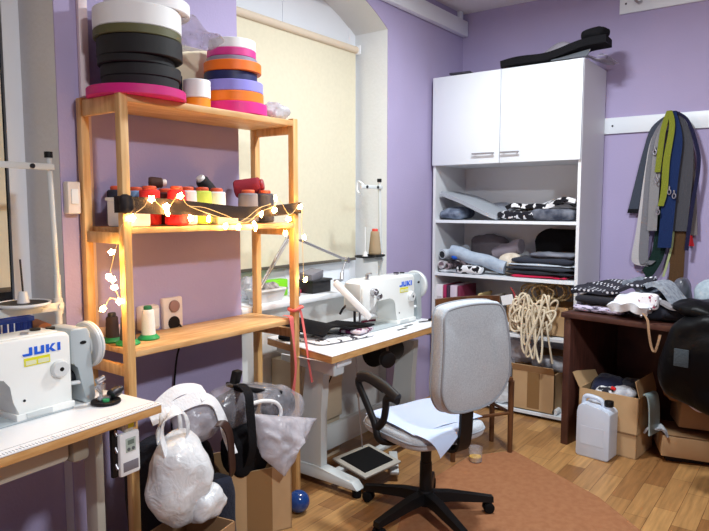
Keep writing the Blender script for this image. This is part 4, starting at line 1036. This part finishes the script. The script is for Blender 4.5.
# bottom shelf boxes
S4 = SHZ[4]+.001
def openbox(name, c, sz, rz, label, m='card', group=None, flaps=(), t=.006, cat='box', tape=None):
    th = thing(name, label, cat, (c[0], c[1], c[2]), rz, group)
    a, b, h = sz[0]/2, sz[1]/2, sz[2]
    g = G().bx(-a, a, -b, -b+t, 0, h).bx(-a, a, b-t, b, 0, h).bx(-a, -a+t, -b, b, 0, h).bx(a-t, a, -b, b, 0, h).bx(-a, a, -b, b, 0, t)
    obj('box_wall', g, m, th, local=True, ang=0)
    for (side, l, ang) in flaps:
        g = G()
        w = sz[1] if side in 'EW' else sz[0]
        g.box((0, l/2, 0), (w*.97, l, .004))
        rotz = {'N': 0, 'W': PI/2, 'S': PI, 'E': -PI/2}[side]
        off = {'N': (0, b, h), 'S': (0, -b, h), 'E': (a, 0, h), 'W': (-a, 0, h)}[side]
        mm = Matrix.Translation(V(off)) @ Matrix.Rotation(rotz, 4, 'Z') @ Matrix.Rotation(R(ang), 4, 'X')
        bmesh.ops.transform(g.bm, matrix=mm, verts=g.bm.verts)
        obj('flap', g, m, th, local=True, ang=0)
    if tape:
        g = G()
        for f in tape: g.bx(*f)
        obj('packing_tape', g, 'tapeb', th, local=True, ang=0)
    return th
openbox('cardboard_box', (CX0+.17, (cy(519)+cy(560))/2, S4), (.30, cy(519)-cy(560), .285), 0, 'tall cardboard box at the front of the bottom cabinet shelf', flaps=(('W', .055, 62),), tape=[(-.1512, -.150, -.05, .04, .02, .28)])
openbox('cardboard_box', (CX0+.405, (cy(505)+cy(568))/2, S4), (.13, cy(505)-cy(568), .37), 0, 'second cardboard box behind the tall one on the bottom cabinet shelf', 'cardd')
pb_ = thing('plastic_bag', 'crumpled bubble wrap bag lying on the boxes at the bottom of the cabinet', 'plastic bag', (CX0+.2, cy(518), S4+.30))
obj('bag_film', G().blob((CX0+.20, cy(520), S4+.395), (.11, .12, .085), .8, .8, amp=.03, freq=9, seed=40), 'bagm', pb_, ang=60)
pile('grey_cloth', 532, 566, S4+.29, .09, .16, fab((120, 122, 130), (190, 192, 198), scale=14), 'grey cloth piled in the tall cardboard box', None, seed=41, x=CX0+.16, amp=.02, e=.7, cat='cloth')
single('white_bag', G().blob((CX0+.07, cy(505), S4+.10), (.05, .09, .10), .8, .7, amp=.02, freq=12, seed=44, flat=S4), 'bagw', 'white plastic bag left of the tall box on the bottom cabinet shelf', 'plastic bag', ang=0)
single('paper_roll', G().cyl((CX0+.02, cy(562)+.01, S4+.02), (CX0+.10, cy(562)+.01, S4+.02), .019, n=16), 'wplast', 'small white roll at the right front of the bottom cabinet shelf', 'roll')

# on top of the cabinet
TZ = 2.4625
GT = 'wrapped fabrics on top of the cabinet'
pw_ = G().surf(lambda a, b: (CX0+.175+.24*b, cy(510)-(cy(510)-cy(588))*a, TZ+.03+.15*math.sin(PI*min(1, a*1.15))*(.5+.5*math.sin(PI*b))+.015*math.sin(11*a+6*b)), 26, 12, .004)
single('plastic_wrap', pw_, 'bagm', 'milky plastic wrap over the black cloth on top of the cabinet', 'plastic wrap', GT, ang=60)
g = G().surf(lambda a, b: (CX0+.02+.14*b, cy(501)-(cy(501)-cy(594))*a, TZ+.036+.08*a**1.6-.01*b+.010*math.sin(10*a)), 26, 8, .050)
single('folded_fabric', g, 'blackf', 'long black folded cloth on the top front edge of the cabinet', 'fabric', GT, ang=60)
g = G().blob((CX0+.10, cy(582), TZ+.165), (.07, .085, .035), .6, .5, rot=(R(-6), 0, 0), amp=.012, freq=18, seed=50)
single('folded_fabric', g, 'blackf', 'small black folded bundle on the right end of the long black cloth', 'fabric', GT, ang=60)
single('grey_cloth', G().surf(lambda a, b: (CX0-.0+.07*b, cy(549)-(cy(549)-cy(580))*a, TZ+.010+.055*b*(.4+.6*a)), 10, 5, .006), fab((104, 110, 118)), 'flat grey cloth piece under the right end of the black cloth', 'cloth', GT, ang=50)
single('plastic_sheet', G().surf(lambda a, b: (CX0+.10+.32*b, cy(584)-.06*a, TZ+.02+.04*math.sin(PI*b)*(1-a)+.002), 8, 8, .003), 'bagm', 'clear plastic sheet at the right end of the cabinet top', 'plastic sheet', GT, ang=50)
single('dark_strip', G().box((CX0+.02, cy(462), TZ+.008), (.09, .16, .014), (0, 0, R(6)), .003), cm((50, 48, 60), .7), 'flat dark strip at the left front of the cabinet top', 'strip')
# ================================================================== DARK DESK on the right (local: x along the front to the right, y to the back)
DR = R(-100.4)
dk = thing('desk', 'dark brown wooden desk standing to the right of the white cabinet', 'desk', (3.93, 1.30, 0), DR)
DH = .845
obj('desk_top', G().bx(-.012, 1.32, -.02, .70, DH-.032, DH, .004), 'dwood', dk, local=True)
obj('side_panel', G().bx(.0, .045, .0, .69, 0, DH-.032, .002), 'dwood', dk, local=True)
obj('side_panel', G().bx(1.26, 1.305, .0, .69, 0, DH-.032, .002), 'dwood', dk, local=True)
obj('back_panel', G().bx(.045, 1.26, .66, .68, .0, DH-.032), 'dwood', dk, local=True)
obj('top_rail', G().bx(.045, 1.26, .62, .64, DH-.13, DH-.032), 'dwood', dk, local=True)
MD = MATX[dk.name]
def D(u, w, z): return MD @ V((u, w, z))
def dsurf(fn, nu, nv, t):
    return G().surf(lambda a, b: D(*fn(a, b)), nu, nv, t)
def dblob(c, rad, **k):
    r0 = k.pop('rz', 0)
    return G().blob(D(*c), rad, rot=(k.pop('rx', 0), k.pop('ry', 0), DR+r0), nu=36, nv=14, **k)
GD = 'fabrics piled on the dark desk'
lilac = fab((206, 198, 222), (70, 62, 82), scale=22, contrast=(.5, .56), stretch=(1, 1, 6))
single('folded_fabric', dblob((.17, .20, DH+.026), (.165, .14, .025), e1=.5, e2=.3, amp=.006, freq=10, seed=61, flat=DH+.001), lilac, 'lilac and dark folded cloths at the left end of the dark desk', 'fabric', GD, ang=60)
single('folded_fabric', dblob((.165, .23, DH+.080), (.155, .17, .027), e1=.6, e2=.35, amp=.004, freq=8, seed=62, flat=DH+.053), fab((34, 34, 42)), 'black folded garment under the dotted cloth on the dark desk', 'fabric', GD, ang=60)
dots = dots_mat('dotted_cloth', (34, 34, 46), (214, 216, 226), 34)
single('dotted_cloth', dsurf(lambda a, b: (-.015+.44*a, .10+.22*b, DH+.114+.045*b+.09*a*a+.012*math.sin(8*a+5*b)-.05*max(0, a-.85)*4), 22, 10, .022), dots, 'dark cloth with small white dots lying on the pile on the dark desk', 'fabric', GD, ang=60)
single('plastic_bag', dblob((.02, .33, DH+.115), (.09, .05, .03), e1=.8, e2=.7, amp=.012, freq=18, seed=64, ry=R(-20)), 'bagw', 'crumpled white plastic bag between the dotted cloth and the cabinet side', 'plastic bag', ang=60)
den = fab((128, 138, 152), (96, 104, 118), scale=40)
single('folded_fabric', dsurf(lambda a, b: (.30+.20*a, .13+.20*b, DH+.125+.075*math.sin(PI*min(1, a+.35))+.01*b), 12, 8, .030), den, 'folded grey-blue cloth on the pile just right of the dotted cloth', 'fabric', GD, ang=60)
single('folded_fabric', dsurf(lambda a, b: (.44+.17*a, .12+.19*b, DH+.13+.085*math.sin(PI*min(1, .25+a*.8))-.03*a), 12, 8, .028), fab((158, 166, 176), (120, 126, 138), scale=40), 'light grey folded cloth below the hanging straps', 'fabric', GD, ang=60)
single('folded_fabric', dblob((.52, .22, DH+.055), (.175, .17, .054), e1=.6, e2=.4, amp=.012, freq=9, seed=66, flat=DH+.001), fab((42, 44, 54)), 'dark folded garments under the grey cloths in the middle of the dark desk', 'fabric', GD, ang=60)
single('grey_strap', dsurf(lambda a, b: (.50+.16*a, .04+.08*b, DH+.112-.02*a+.01*math.sin(6*a)), 10, 4, .012), fab((140, 136, 140)), 'grey flat strap piece in front of the grey cloths', 'strap', ang=60)
single('white_bag', dsurf(lambda a, b: (.30+.22*a, -.03+.16*b, DH+.042+.036*math.sin(PI*(a*.7+.15))+.05*b+.006*math.sin(14*a+9*b)), 16, 10, .05), fab((230, 234, 240), (206, 210, 220), scale=16), 'white cloth bag at the front edge of the dark desk', 'bag', ang=70)
prb = fab((238, 236, 240), (150, 50, 84), scale=44, contrast=(.60, .63), const=True)
single('printed_packet', dblob((.50, .03, DH+.118), (.052, .035, .045), e1=.4, e2=.4, amp=.004, freq=20, seed=68, rz=.25), prb, 'white packet with a red print lying on the white cloth bag', 'packet', ang=60)
# black leather bag at the right edge
bg = thing('black_bag', 'big shiny black bag slumped over the front of the dark desk at the right edge', 'bag', tuple(D(.95, -.16, .45)), 0)
leather = mat('black_leather', (6, 6, 8), .42, bump=.3, bscale=30, spec=.12)
obj('bag_body', G().blob(D(.95, -.16, .70), (.29, .125, .25), .75, .7, rot=(0, 0, DR), nu=44, nv=24, amp=.03, freq=6, seed=70), leather, bg, ang=70)
obj('bag_flap', G().blob(D(.90, .0, .95), (.24, .19, .05), .8, .6, rot=(0, R(5), DR), nu=44, nv=16, amp=.02, freq=8, seed=71), leather, bg, ang=70)
obj('strap', G().ribbon([D(.50, -.045, .905), D(.535, -.06, .87), D(.55, -.07, .80), D(.565, -.07, .73), D(.585, -.075, .70), D(.60, -.075, .74), D(.61, -.07, .80)], tuple((MD.to_3x3() @ V((.014, 0, 0)))), .003), fab((156, 124, 96)), bg)
for q in ((.49, -.035, .885), (.545, -.055, .93), (.575, -.06, .955)):
    obj('rivet', G().blob(D(*q), (.009, .009, .009), nu=12, nv=8), 'chrome', bg)
obj('grey_panel', G().box(D(.80, -.285, .74), (.07, .008, .09), (0, 0, DR), .003), fab((60, 68, 74)), bg)
single('grey_bag', dblob((.78, .42, DH+.12), (.16, .12, .12), e1=.7, e2=.6, amp=.02, freq=8, seed=72, flat=DH+.001), fab((150, 166, 178), (176, 190, 200), scale=30), 'pale grey bag behind the black bag at the right edge', 'bag', ang=60)
single('dark_pouch', dblob((.555, .36, DH+.115), (.05, .07, .115), e1=.7, e2=.6, amp=.012, freq=14, seed=73, flat=DH+.001), mat('grey_leather', (92, 94, 104), .3, rgb2=(60, 62, 70), scale=14), 'shiny dark grey pouch standing on the desk under the brown strap', 'pouch', ang=60)

# ================================================================== STRAPS hanging on the right wall
def yz(px, py, x=4.72): return V((x, 1.138-(px-628)*.0060, 1.476-(py-210)*.0067))
GS = 'straps hanging from the white wall board'
def strap(label, pts, w, m, x=4.72, t=.006, tip=None, name='hanging_strap', sm=6, clasp=None):
    th = thing(name, label, 'strap', yz(pts[0][0], pts[-1][1], x), 0, GS)
    P = [yz(p[0], p[1], x+(p[2] if len(p) > 2 else 0)) for p in pts]
    W = [V((0, -ww*.0060, 0)) if not isinstance(ww, tuple) else V((ww[2], -ww[0]*.0060, -ww[1]*.0067)) for ww in w] if isinstance(w, list) else [V((0, -w*.0060, 0))]*len(P)
    obj('webbing', G().ribbon(P, W, t, sm=sm), m, th)
    if tip: obj('strap_end', G().ribbon([P[-1], P[-1]+(P[-1]-P[-2]).normalized()*.03], [W[-1], W[-1]], t*1.6, sm=2), tip, th)
    if clasp:
        for (cx_, cy_) in clasp:
            c = yz(cx_, cy_, x-.016)
            cl = obj('snap_hook', G().tube([c+V((0, .010*math.sin(2*PI*i/10), .016*math.cos(2*PI*i/10))) for i in range(10)], .0045, 6, closed=True, sm=2).cyl(c+V((0, 0, .016)), c+V((0, 0, .038)), .006, n=10), 'chrome', th)
    return th
sg, sgd, nav, lime = fab((120, 120, 126)), fab((84, 84, 92)), fab((26, 44, 86)), fab((124, 130, 44))
strap('dark blue-grey strap slanting down to the left, leftmost on the wall board', [(668, 113), (652, 126), (645, 150), (638, 180), (632, 209)], [4, 8, 10, 10, 11], fab((66, 72, 84)), 4.765, tip=fab((20, 20, 24)))
strap('long pale grey strap with a folded loop at its bottom end', [(664, 118), (652, 138), (647, 170), (641, 230), (637, 258), (640, 266), (648, 268)], [5, 6, 7, 8, 8, 8, 8], fab((190, 186, 188)), 4.745)
strap('long mid grey strap lying over the pale grey one', [(668, 114), (655, 134), (650, 165), (648, 205), (646, 250), (648, 266), (655, 262)], [6, 8, 9, 10, 10, 10, 9], sg, 4.738)
strap('grey strap with a square cut end left of the green lanyard', [(668, 114), (659, 140), (656, 180), (655, 231)], [6, 9, 10, 10], fab((138, 136, 138)), 4.712, clasp=[(655, 152)])
strap('lime green lanyard with metal snap hooks looped over the hook', [(668, 112), (663, 130), (660, 160), (659, 172)], [5, 6, 6, 6], lime, 4.690, clasp=[(659, 180)], name='lanyard')
strap('longer lime green lanyard hanging with its hook at the bottom', [(669, 112), (672, 128), (668, 160), (667, 190), (664, 206)], [5, 6, 7, 7, 6], lime, 4.682, clasp=[(662, 212)], name='lanyard')
strap('wide navy blue strap with a square cut end', [(671, 113), (676, 140), (673, 180), (669, 248)], [8, 13, 14, 14], nav, 4.700, clasp=[(672, 192), (677, 196)])
strap('very wide charcoal grey strap at the right side of the bunch', [(673, 113), (683, 138), (685, 175), (683, 231)], [9, 16, 17, 15], fab((74, 74, 80)), 4.728)
strap('thin dark navy strap bowing out on the right edge of the bunch', [(672, 112), (686, 122), (697, 150), (699, 170), (695, 205), (691, 250)], [5, 4, 4, 4, 4, 4], fab((30, 30, 58)), 4.715)
strap('narrow taupe strap end behind the dark navy strap', [(690, 150), (694, 190), (697, 235)], [5, 6, 7], fab((120, 112, 112)), 4.755)
strap('wide brown strap reaching lowest at the right of the bunch', [(680, 150), (682, 200), (681, 290)], [12, 14, 15], fab((86, 62, 40)), 4.748)
strap('dark green strap curling down to the left at the bottom', [(668, 150), (666, 200), (662, 250), (654, 270), (648, 277)], [10, 13, 14, (10, 8, 0), (6, 9, 0)], fab((22, 44, 40)), 4.752)
strap('thin pale green cord hanging between navy and brown straps', [(676, 200), (676, 240), (672, 262), (668, 278)], 2.5, fab((170, 180, 130)), 4.742)
strap('short red tag peeking out right of the brown strap', [(672, 116), (684, 150), (689, 200), (692, 230), (694.5, 246)], [3, 3, 3, 4, 6], fab((226, 50, 60)), 4.768, name='red_tag')

# ================================================================== under the desk
openbox('cardboard_box', (4.09, 1.005, .0), (.29, .345, .150), R(-6), 'lower cardboard box on the floor behind the white canister')
openbox('cardboard_box', (4.09, 1.005, .1505), (.31, .36, .225), R(-6), 'open cardboard box full of clothes stacked behind the white canister', flaps=(('N', .10, 62), ('S', .10, 105)))
GX = 'clothes in the open box under the desk'
for k, (u, v, zz, rad, m, lab) in enumerate(((4.13, 1.07, .36, (.11, .10, .07), fab((34, 38, 62)), 'navy clothes bundle at the back of the open box under the desk'),
        (4.03, 1.06, .345, (.06, .06, .05), fab((226, 226, 230), (40, 40, 48), scale=18, contrast=(.48, .52)), 'black and white striped cloth at the left of the open box under the desk'),
        (4.04, .95, .355, (.07, .065, .05), fab((216, 218, 224), (150, 152, 162), scale=16), 'white crumpled cloth at the front of the open box under the desk'),
        (4.15, .93, .37, (.09, .07, .06), fab((58, 62, 74)), 'dark grey cloth at the right of the open box under the desk'))):
    single('clothes_bundle', G().blob((u, v, zz), rad, .8, .7, amp=.016, freq=14, seed=80+k), m, lab, 'clothes', GX, ang=60)
single('red_scrap', G().box((3.985, 1.005, .395), (.02, .03, .02), (.3, .2, .2), .004), fab((206, 40, 40)), 'tiny red scrap between the cloths in the open box', 'scrap')
single('cloth_strip', G().ribbon([(4.02, .815, .392), (4.01, .79, .385), (4.0, .775, .32), (3.985, .768, .22), (3.98, .765, .165)], (.12, -.03, 0), .008), cm((150, 170, 172), .3), 'pale grey-green cloth strip hanging over the right side of the open box', 'cloth')

# leaning boxes at the right
fl = thing('cardboard_box', 'long flat cardboard box on the floor under the desk at the right edge', 'box', (4.05, .50, .0), R(-70))
obj('box_wall', G().box((.10, .16, .085), (.66, .30, .12), (R(0), R(3), 0), .002), 'card', fl, local=True)
obj('lid_flap', G().box((.10, .155, .152), (.64, .28, .004), (0, R(3), 0)), 'cardd', fl, local=True)
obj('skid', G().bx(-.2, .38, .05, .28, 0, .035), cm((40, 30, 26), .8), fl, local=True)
ub = thing('cardboard_box', 'brown cardboard box with clear tape lying on the long flat box', 'box', (4.12, .48, .16), R(-68))
obj('box_wall', G().box((.03, .14, .13), (.40, .24, .20), (R(0), R(4), 0), .002), 'cardd', ub, local=True)
obj('top_flap', G().box((.02, .06, .245), (.36, .13, .004), (R(16), R(4), 0)), 'card', ub, local=True)
obj('clear_tape', G().box((.06, .019, .14), (.05, .002, .17), (0, R(4), 0)), cm((206, 182, 160), .25), ub, local=True, ang=0)
single('paper_bag', G().blob((4.06, .66, .42), (.05, .08, .05), .7, .6, rot=(0, 0, .4), amp=.02, freq=16, seed=90), cm((122, 80, 40), .7), 'crumpled brown paper lying on the taped cardboard box', 'paper', ang=50)
single('plastic_sheet', G().surf(lambda a, b: (3.99+.05*b-.02*a, .66-.20*a, .47-.16*a-.10*b*(1-a)+.01*math.sin(9*a)), 14, 6, .004), fab((214, 206, 226)), 'pale lilac plastic sheet draped over the taped box at the right edge', 'plastic sheet', ang=50)
single('white_cloth', G().surf(lambda a, b: (3.98+.10*b, .82-.13*a, .155+.05*math.sin(PI*a)*(1-.3*b)+.012*math.sin(9*a+4*b)), 12, 6, .012), fab((216, 220, 226), (120, 126, 136), scale=16), 'white crumpled cloth at the left end of the long flat box', 'cloth', ang=60)

# canister
jc = thing('canister', 'translucent white plastic canister with black cap on the floor in front of the desk', 'canister', (3.86, 1.06, 0), R(-96))
body = [(-.100, .012), (-.100, .27), (-.092, .305), (-.070, .325), (-.055, .325), (-.045, .318), (.015, .318), (.03, .31), (.045, .305), (.085, .300), (.100, .282), (.100, .012), (.088, 0), (-.088, 0)]
g = G().prism(body, -.065, .065, 'y', .018, 3)
obj('body', g, 'jug', jc, local=True, ang=60)
obj('carry_handle', G().tube([(-.085, 0, .30), (-.080, 0, .345), (-.055, 0, .358), (.0, 0, .352), (.028, 0, .338), (.045, 0, .30)], .013, 10, flat=1.1), 'jug', jc, local=True, ang=60)
nk = obj('neck', G().cyl((.068, 0, .295), (.068, 0, .325), .022, n=20), 'jug', jc, local=True)
obj('screw_cap', G().cyl((.068, 0, .318), (.068, 0, .352), .027, n=24, bev=.004), 'black', jc, local=True)
obj('liquid_band', G().bx(-.07, .07, -.0662, -.0650, .08, .19), 'jug', jc, local=True, ang=0)

# ================================================================== heap under the pine shelf
fb = openbox('cardboard_box', (2.035, 2.145, 0), (.32, .29, .31), math.atan2(-.144, .286), 'cardboard box with brown tape standing on the floor in front of the pine shelf', tape=[(-.055, .065, -.1462, -.1452, .004, .309)])
openbox('cardboard_box', (1.505, 1.92, 0), (.25, .25, .26), R(12), 'low cardboard box on the floor under the hanging white bag', 'cardd')
wb = thing('carrier_bag', 'full white plastic carrier bag at the right end of the left table', 'bag', (1.50, 1.955, .262))
obj('bag_body', G().blob((1.500, 1.965, .45), (.118, .105, .185), .9, .85, amp=.024, freq=8, seed=101, nu=44, nv=28, flat=.262), 'bagw', wb, ang=70)
obj('bag_bottom', G().blob((1.57, 1.925, .340), (.085, .075, .076), .8, .7, amp=.024, freq=13, seed=102, nu=36, nv=18, flat=.262), 'bagw', wb, ang=70)
obj('bag_handle', G().ribbon([(1.42, 1.935, .58), (1.405, 1.94, .66), (1.425, 1.94, .715), (1.475, 1.94, .735), (1.515, 1.94, .70), (1.525, 1.94, .64), (1.50, 1.935, .58)], [(.03, .02, .01)]*3+[(.0, .03, .03)]+[(.03, .02, -.01)]*3, .003), 'bagw', wb, ang=70)
obj('bag_handle', G().ribbon([(1.45, 2.02, .60), (1.44, 2.01, .66), (1.455, 2.0, .70), (1.49, 2.0, .71), (1.53, 2.0, .69), (1.545, 2.01, .60)], [(.03, .02, .01)]*2+[(.0, .03, .03)]*2+[(.03, .02, -.01)]*2, .003), 'bagw', wb, ang=70)
obj('white_roll', G().lathe([(.02, 0), (.085, 0), (.088, .01), (.088, .02), (.084, .025), (.088, .03), (.088, .05), (.084, .055), (.088, .06), (.088, .08), (.084, .085), (.088, .09), (.088, .115), (.02, .12)], (1.485, 1.965, .42), 28), 'wplast', wb)
# dark sacks under the shelf
single('dark_sack', G().blob((1.70, 2.28, .25), (.19, .13, .25), .6, .6, amp=.03, freq=7, seed=110, flat=.001), fab((36, 38, 48)), 'big dark sack on the floor under the pine shelf', 'sack', ang=60)
single('tied_bag', G().blob((1.735, 2.145, .585), (.115, .085, .095), .9, .8, amp=.014, freq=14, seed=112, nu=40, nv=20), 'bagm', 'tied milky plastic bag lying on the dark sack', 'plastic bag', 'bags heaped under the shelf', ang=70)
kn = thing('white_tape_loops', 'loops of wide white webbing tape lying over the tied milky bag', 'tape', (1.65, 2.1, .66), 0)
wt = fab((236, 238, 242))
obj('tape_loop', G().ribbon([(1.485, 2.12, .66), (1.55, 2.10, .675), (1.63, 2.09, .695), (1.70, 2.08, .70), (1.76, 2.065, .67), (1.79, 2.05, .60), (1.80, 2.03, .52), (1.81, 2.0, .44)], [(.0, .03, .05)]*4+[(.03, .02, .03)]+[(.045, .0, .0)]*3, .004), wt, kn, ang=60)
obj('tape_loop', G().ribbon([(1.50, 2.15, .655), (1.56, 2.15, .70), (1.63, 2.14, .735), (1.70, 2.12, .735), (1.745, 2.10, .715), (1.70, 2.085, .705)], [(.0, .04, .035)]*6, .004), wt, kn, ang=60)
obj('tape_loop', G().ribbon([(1.66, 2.0, .40), (1.665, 1.98, .30), (1.67, 1.97, .15), (1.675, 1.965, .01)], (.035, .0, 0), .004), wt, kn, ang=60)
bs = thing('clear_bag', 'large clear plastic bag with dark round goods on the taped box', 'plastic bag', (2.08, 2.08, .45), 0, 'bags heaped under the shelf')
obj('bag_film', G().blob((2.04, 2.085, .585), (.245, .085, .105), .8, .7, rot=(0, R(9), R(-14)), amp=.03, freq=9, seed=120, nu=44, nv=24), 'bagc', bs, ang=70)
obj('dark_goods', G().blob((2.15, 2.06, .555), (.095, .06, .075), .9, .9, amp=.008, freq=18, seed=121), mat('black_film', (22, 26, 34), .2, spec=.7), bs, ang=70)
obj('dark_goods', G().blob((1.93, 2.12, .60), (.125, .06, .075), .8, .8, amp=.012, freq=14, seed=122), mat('navy_film', (26, 32, 48), .25, spec=.7), bs, ang=70)
obj('flat_goods', G().box((2.02, 2.085, .665), (.24, .12, .02), (0, R(14), R(-16)), .006), 'blackf', bs)
obj('white_ring', G().tube([(1.92, 2.01, .63), (1.98, 1.985, .635), (2.05, 1.975, .61), (2.075, 1.97, .565), (2.06, 1.975, .525)], .009, 8), 'wplast', bs)
def pouch(corners, h, wr=.006, seed=0):
    c = [V(q) for q in corners]
    n = (c[1]-c[0]).cross(c[3]-c[0]).normalized()
    def pt(a, b, s):
        p = c[0].lerp(c[1], a).lerp(c[3].lerp(c[2], a), b)
        k = max(0, 16*a*(1-a)*b*(1-b))**.6
        return p+n*(s*h*k+.004*s+wr*k*(noise.noise(V((a*6+seed, b*6, s)))+.6*noise.noise(V((a*14+seed, b*9, s+3)))))
    N_ = 16
    bm_ = G()
    for s in (1, -1): 
        vs = [[bm_.bm.verts.new(pt(i/N_, j/N_, s)) for j in range(N_+1)] for i in range(N_+1)]
        for i in range(N_):
            for j in range(N_): bm_.bm.faces.new((vs[i][j], vs[i+1][j], vs[i+1][j+1], vs[i][j+1]))
        if s == 1: f0 = vs
    ed = lambda v: [v[i][0] for i in range(N_+1)]+[v[N_][j] for j in range(1, N_+1)]+[v[i][N_] for i in range(N_-1, -1, -1)]+[v[0][j] for j in range(N_-1, 0, -1)]
    e0, e1 = ed(f0), ed(vs)
    for i in range(len(e0)): bm_.bm.faces.new((e0[i], e0[(i+1) % len(e0)], e1[(i+1) % len(e0)], e1[i]))
    return bm_
single('milky_bag', pouch([(1.90, 1.975, .60), (2.30, 1.95, .475), (2.035, 1.915, .285), (1.93, 1.95, .40)], .06, wr=.03, seed=3), 'bagm', 'milky wrapped pillow bag hanging over the front of the taped box', 'plastic bag', 'bags heaped under the shelf', ang=70)
single('black_goods', G().blob((1.965, 2.09, .40), (.115, .075, .13), .7, .7, amp=.02, freq=12, seed=127), 'blackf', 'black cloth goods standing in the taped cardboard box', 'fabric', ang=60)
bst = thing('black_strap', 'wide black webbing strap hanging down into the taped box', 'strap', (1.87, 2.0, .35))
obj('webbing', G().ribbon([(1.925, 2.10, .70), (1.895, 2.03, .715), (1.868, 1.965, .70), (1.862, 1.95, .64), (1.875, 1.955, .55), (1.893, 1.97, .44), (1.915, 2.03, .34)], [(.045, 0, 0)]*7, .005), 'blackf', bst, ang=60)
obj('buckle', G().box((1.905, 2.08, .745), (.05, .03, .06), (.2, .1, .3), .005), 'black', bst)
brs = thing('brown_strap', 'dark brown leather strap curving over the left corner of the taped box', 'strap', (1.78, 2.0, .3))
obj('strap_band', G().ribbon([(1.715, 2.0, .60), (1.745, 1.985, .595), (1.775, 1.985, .54), (1.79, 1.99, .44), (1.80, 2.0, .36), (1.81, 2.04, .31)], [(.02, .0, .02)]+[(.04, .01, .01)]*5, .006), cm((62, 38, 30), .5), brs, ang=60)
single('blue_bag', G().blob((1.745, 2.03, .18), (.055, .06, .18), .4, .4, amp=.008, freq=12, seed=131, flat=.001), fab((32, 36, 50)), 'dark blue cloth bag standing on the floor left of the taped box', 'bag', ang=60)
gb_ = single('glass_ball', G().blob((2.245, 2.02, .056), (.055, .055, .055), nu=32, nv=20), mat('blue_glass', (26, 62, 124), .12, spec=.7), 'shiny blue ball on the floor beside the taped cardboard box', 'ball', ang=80)
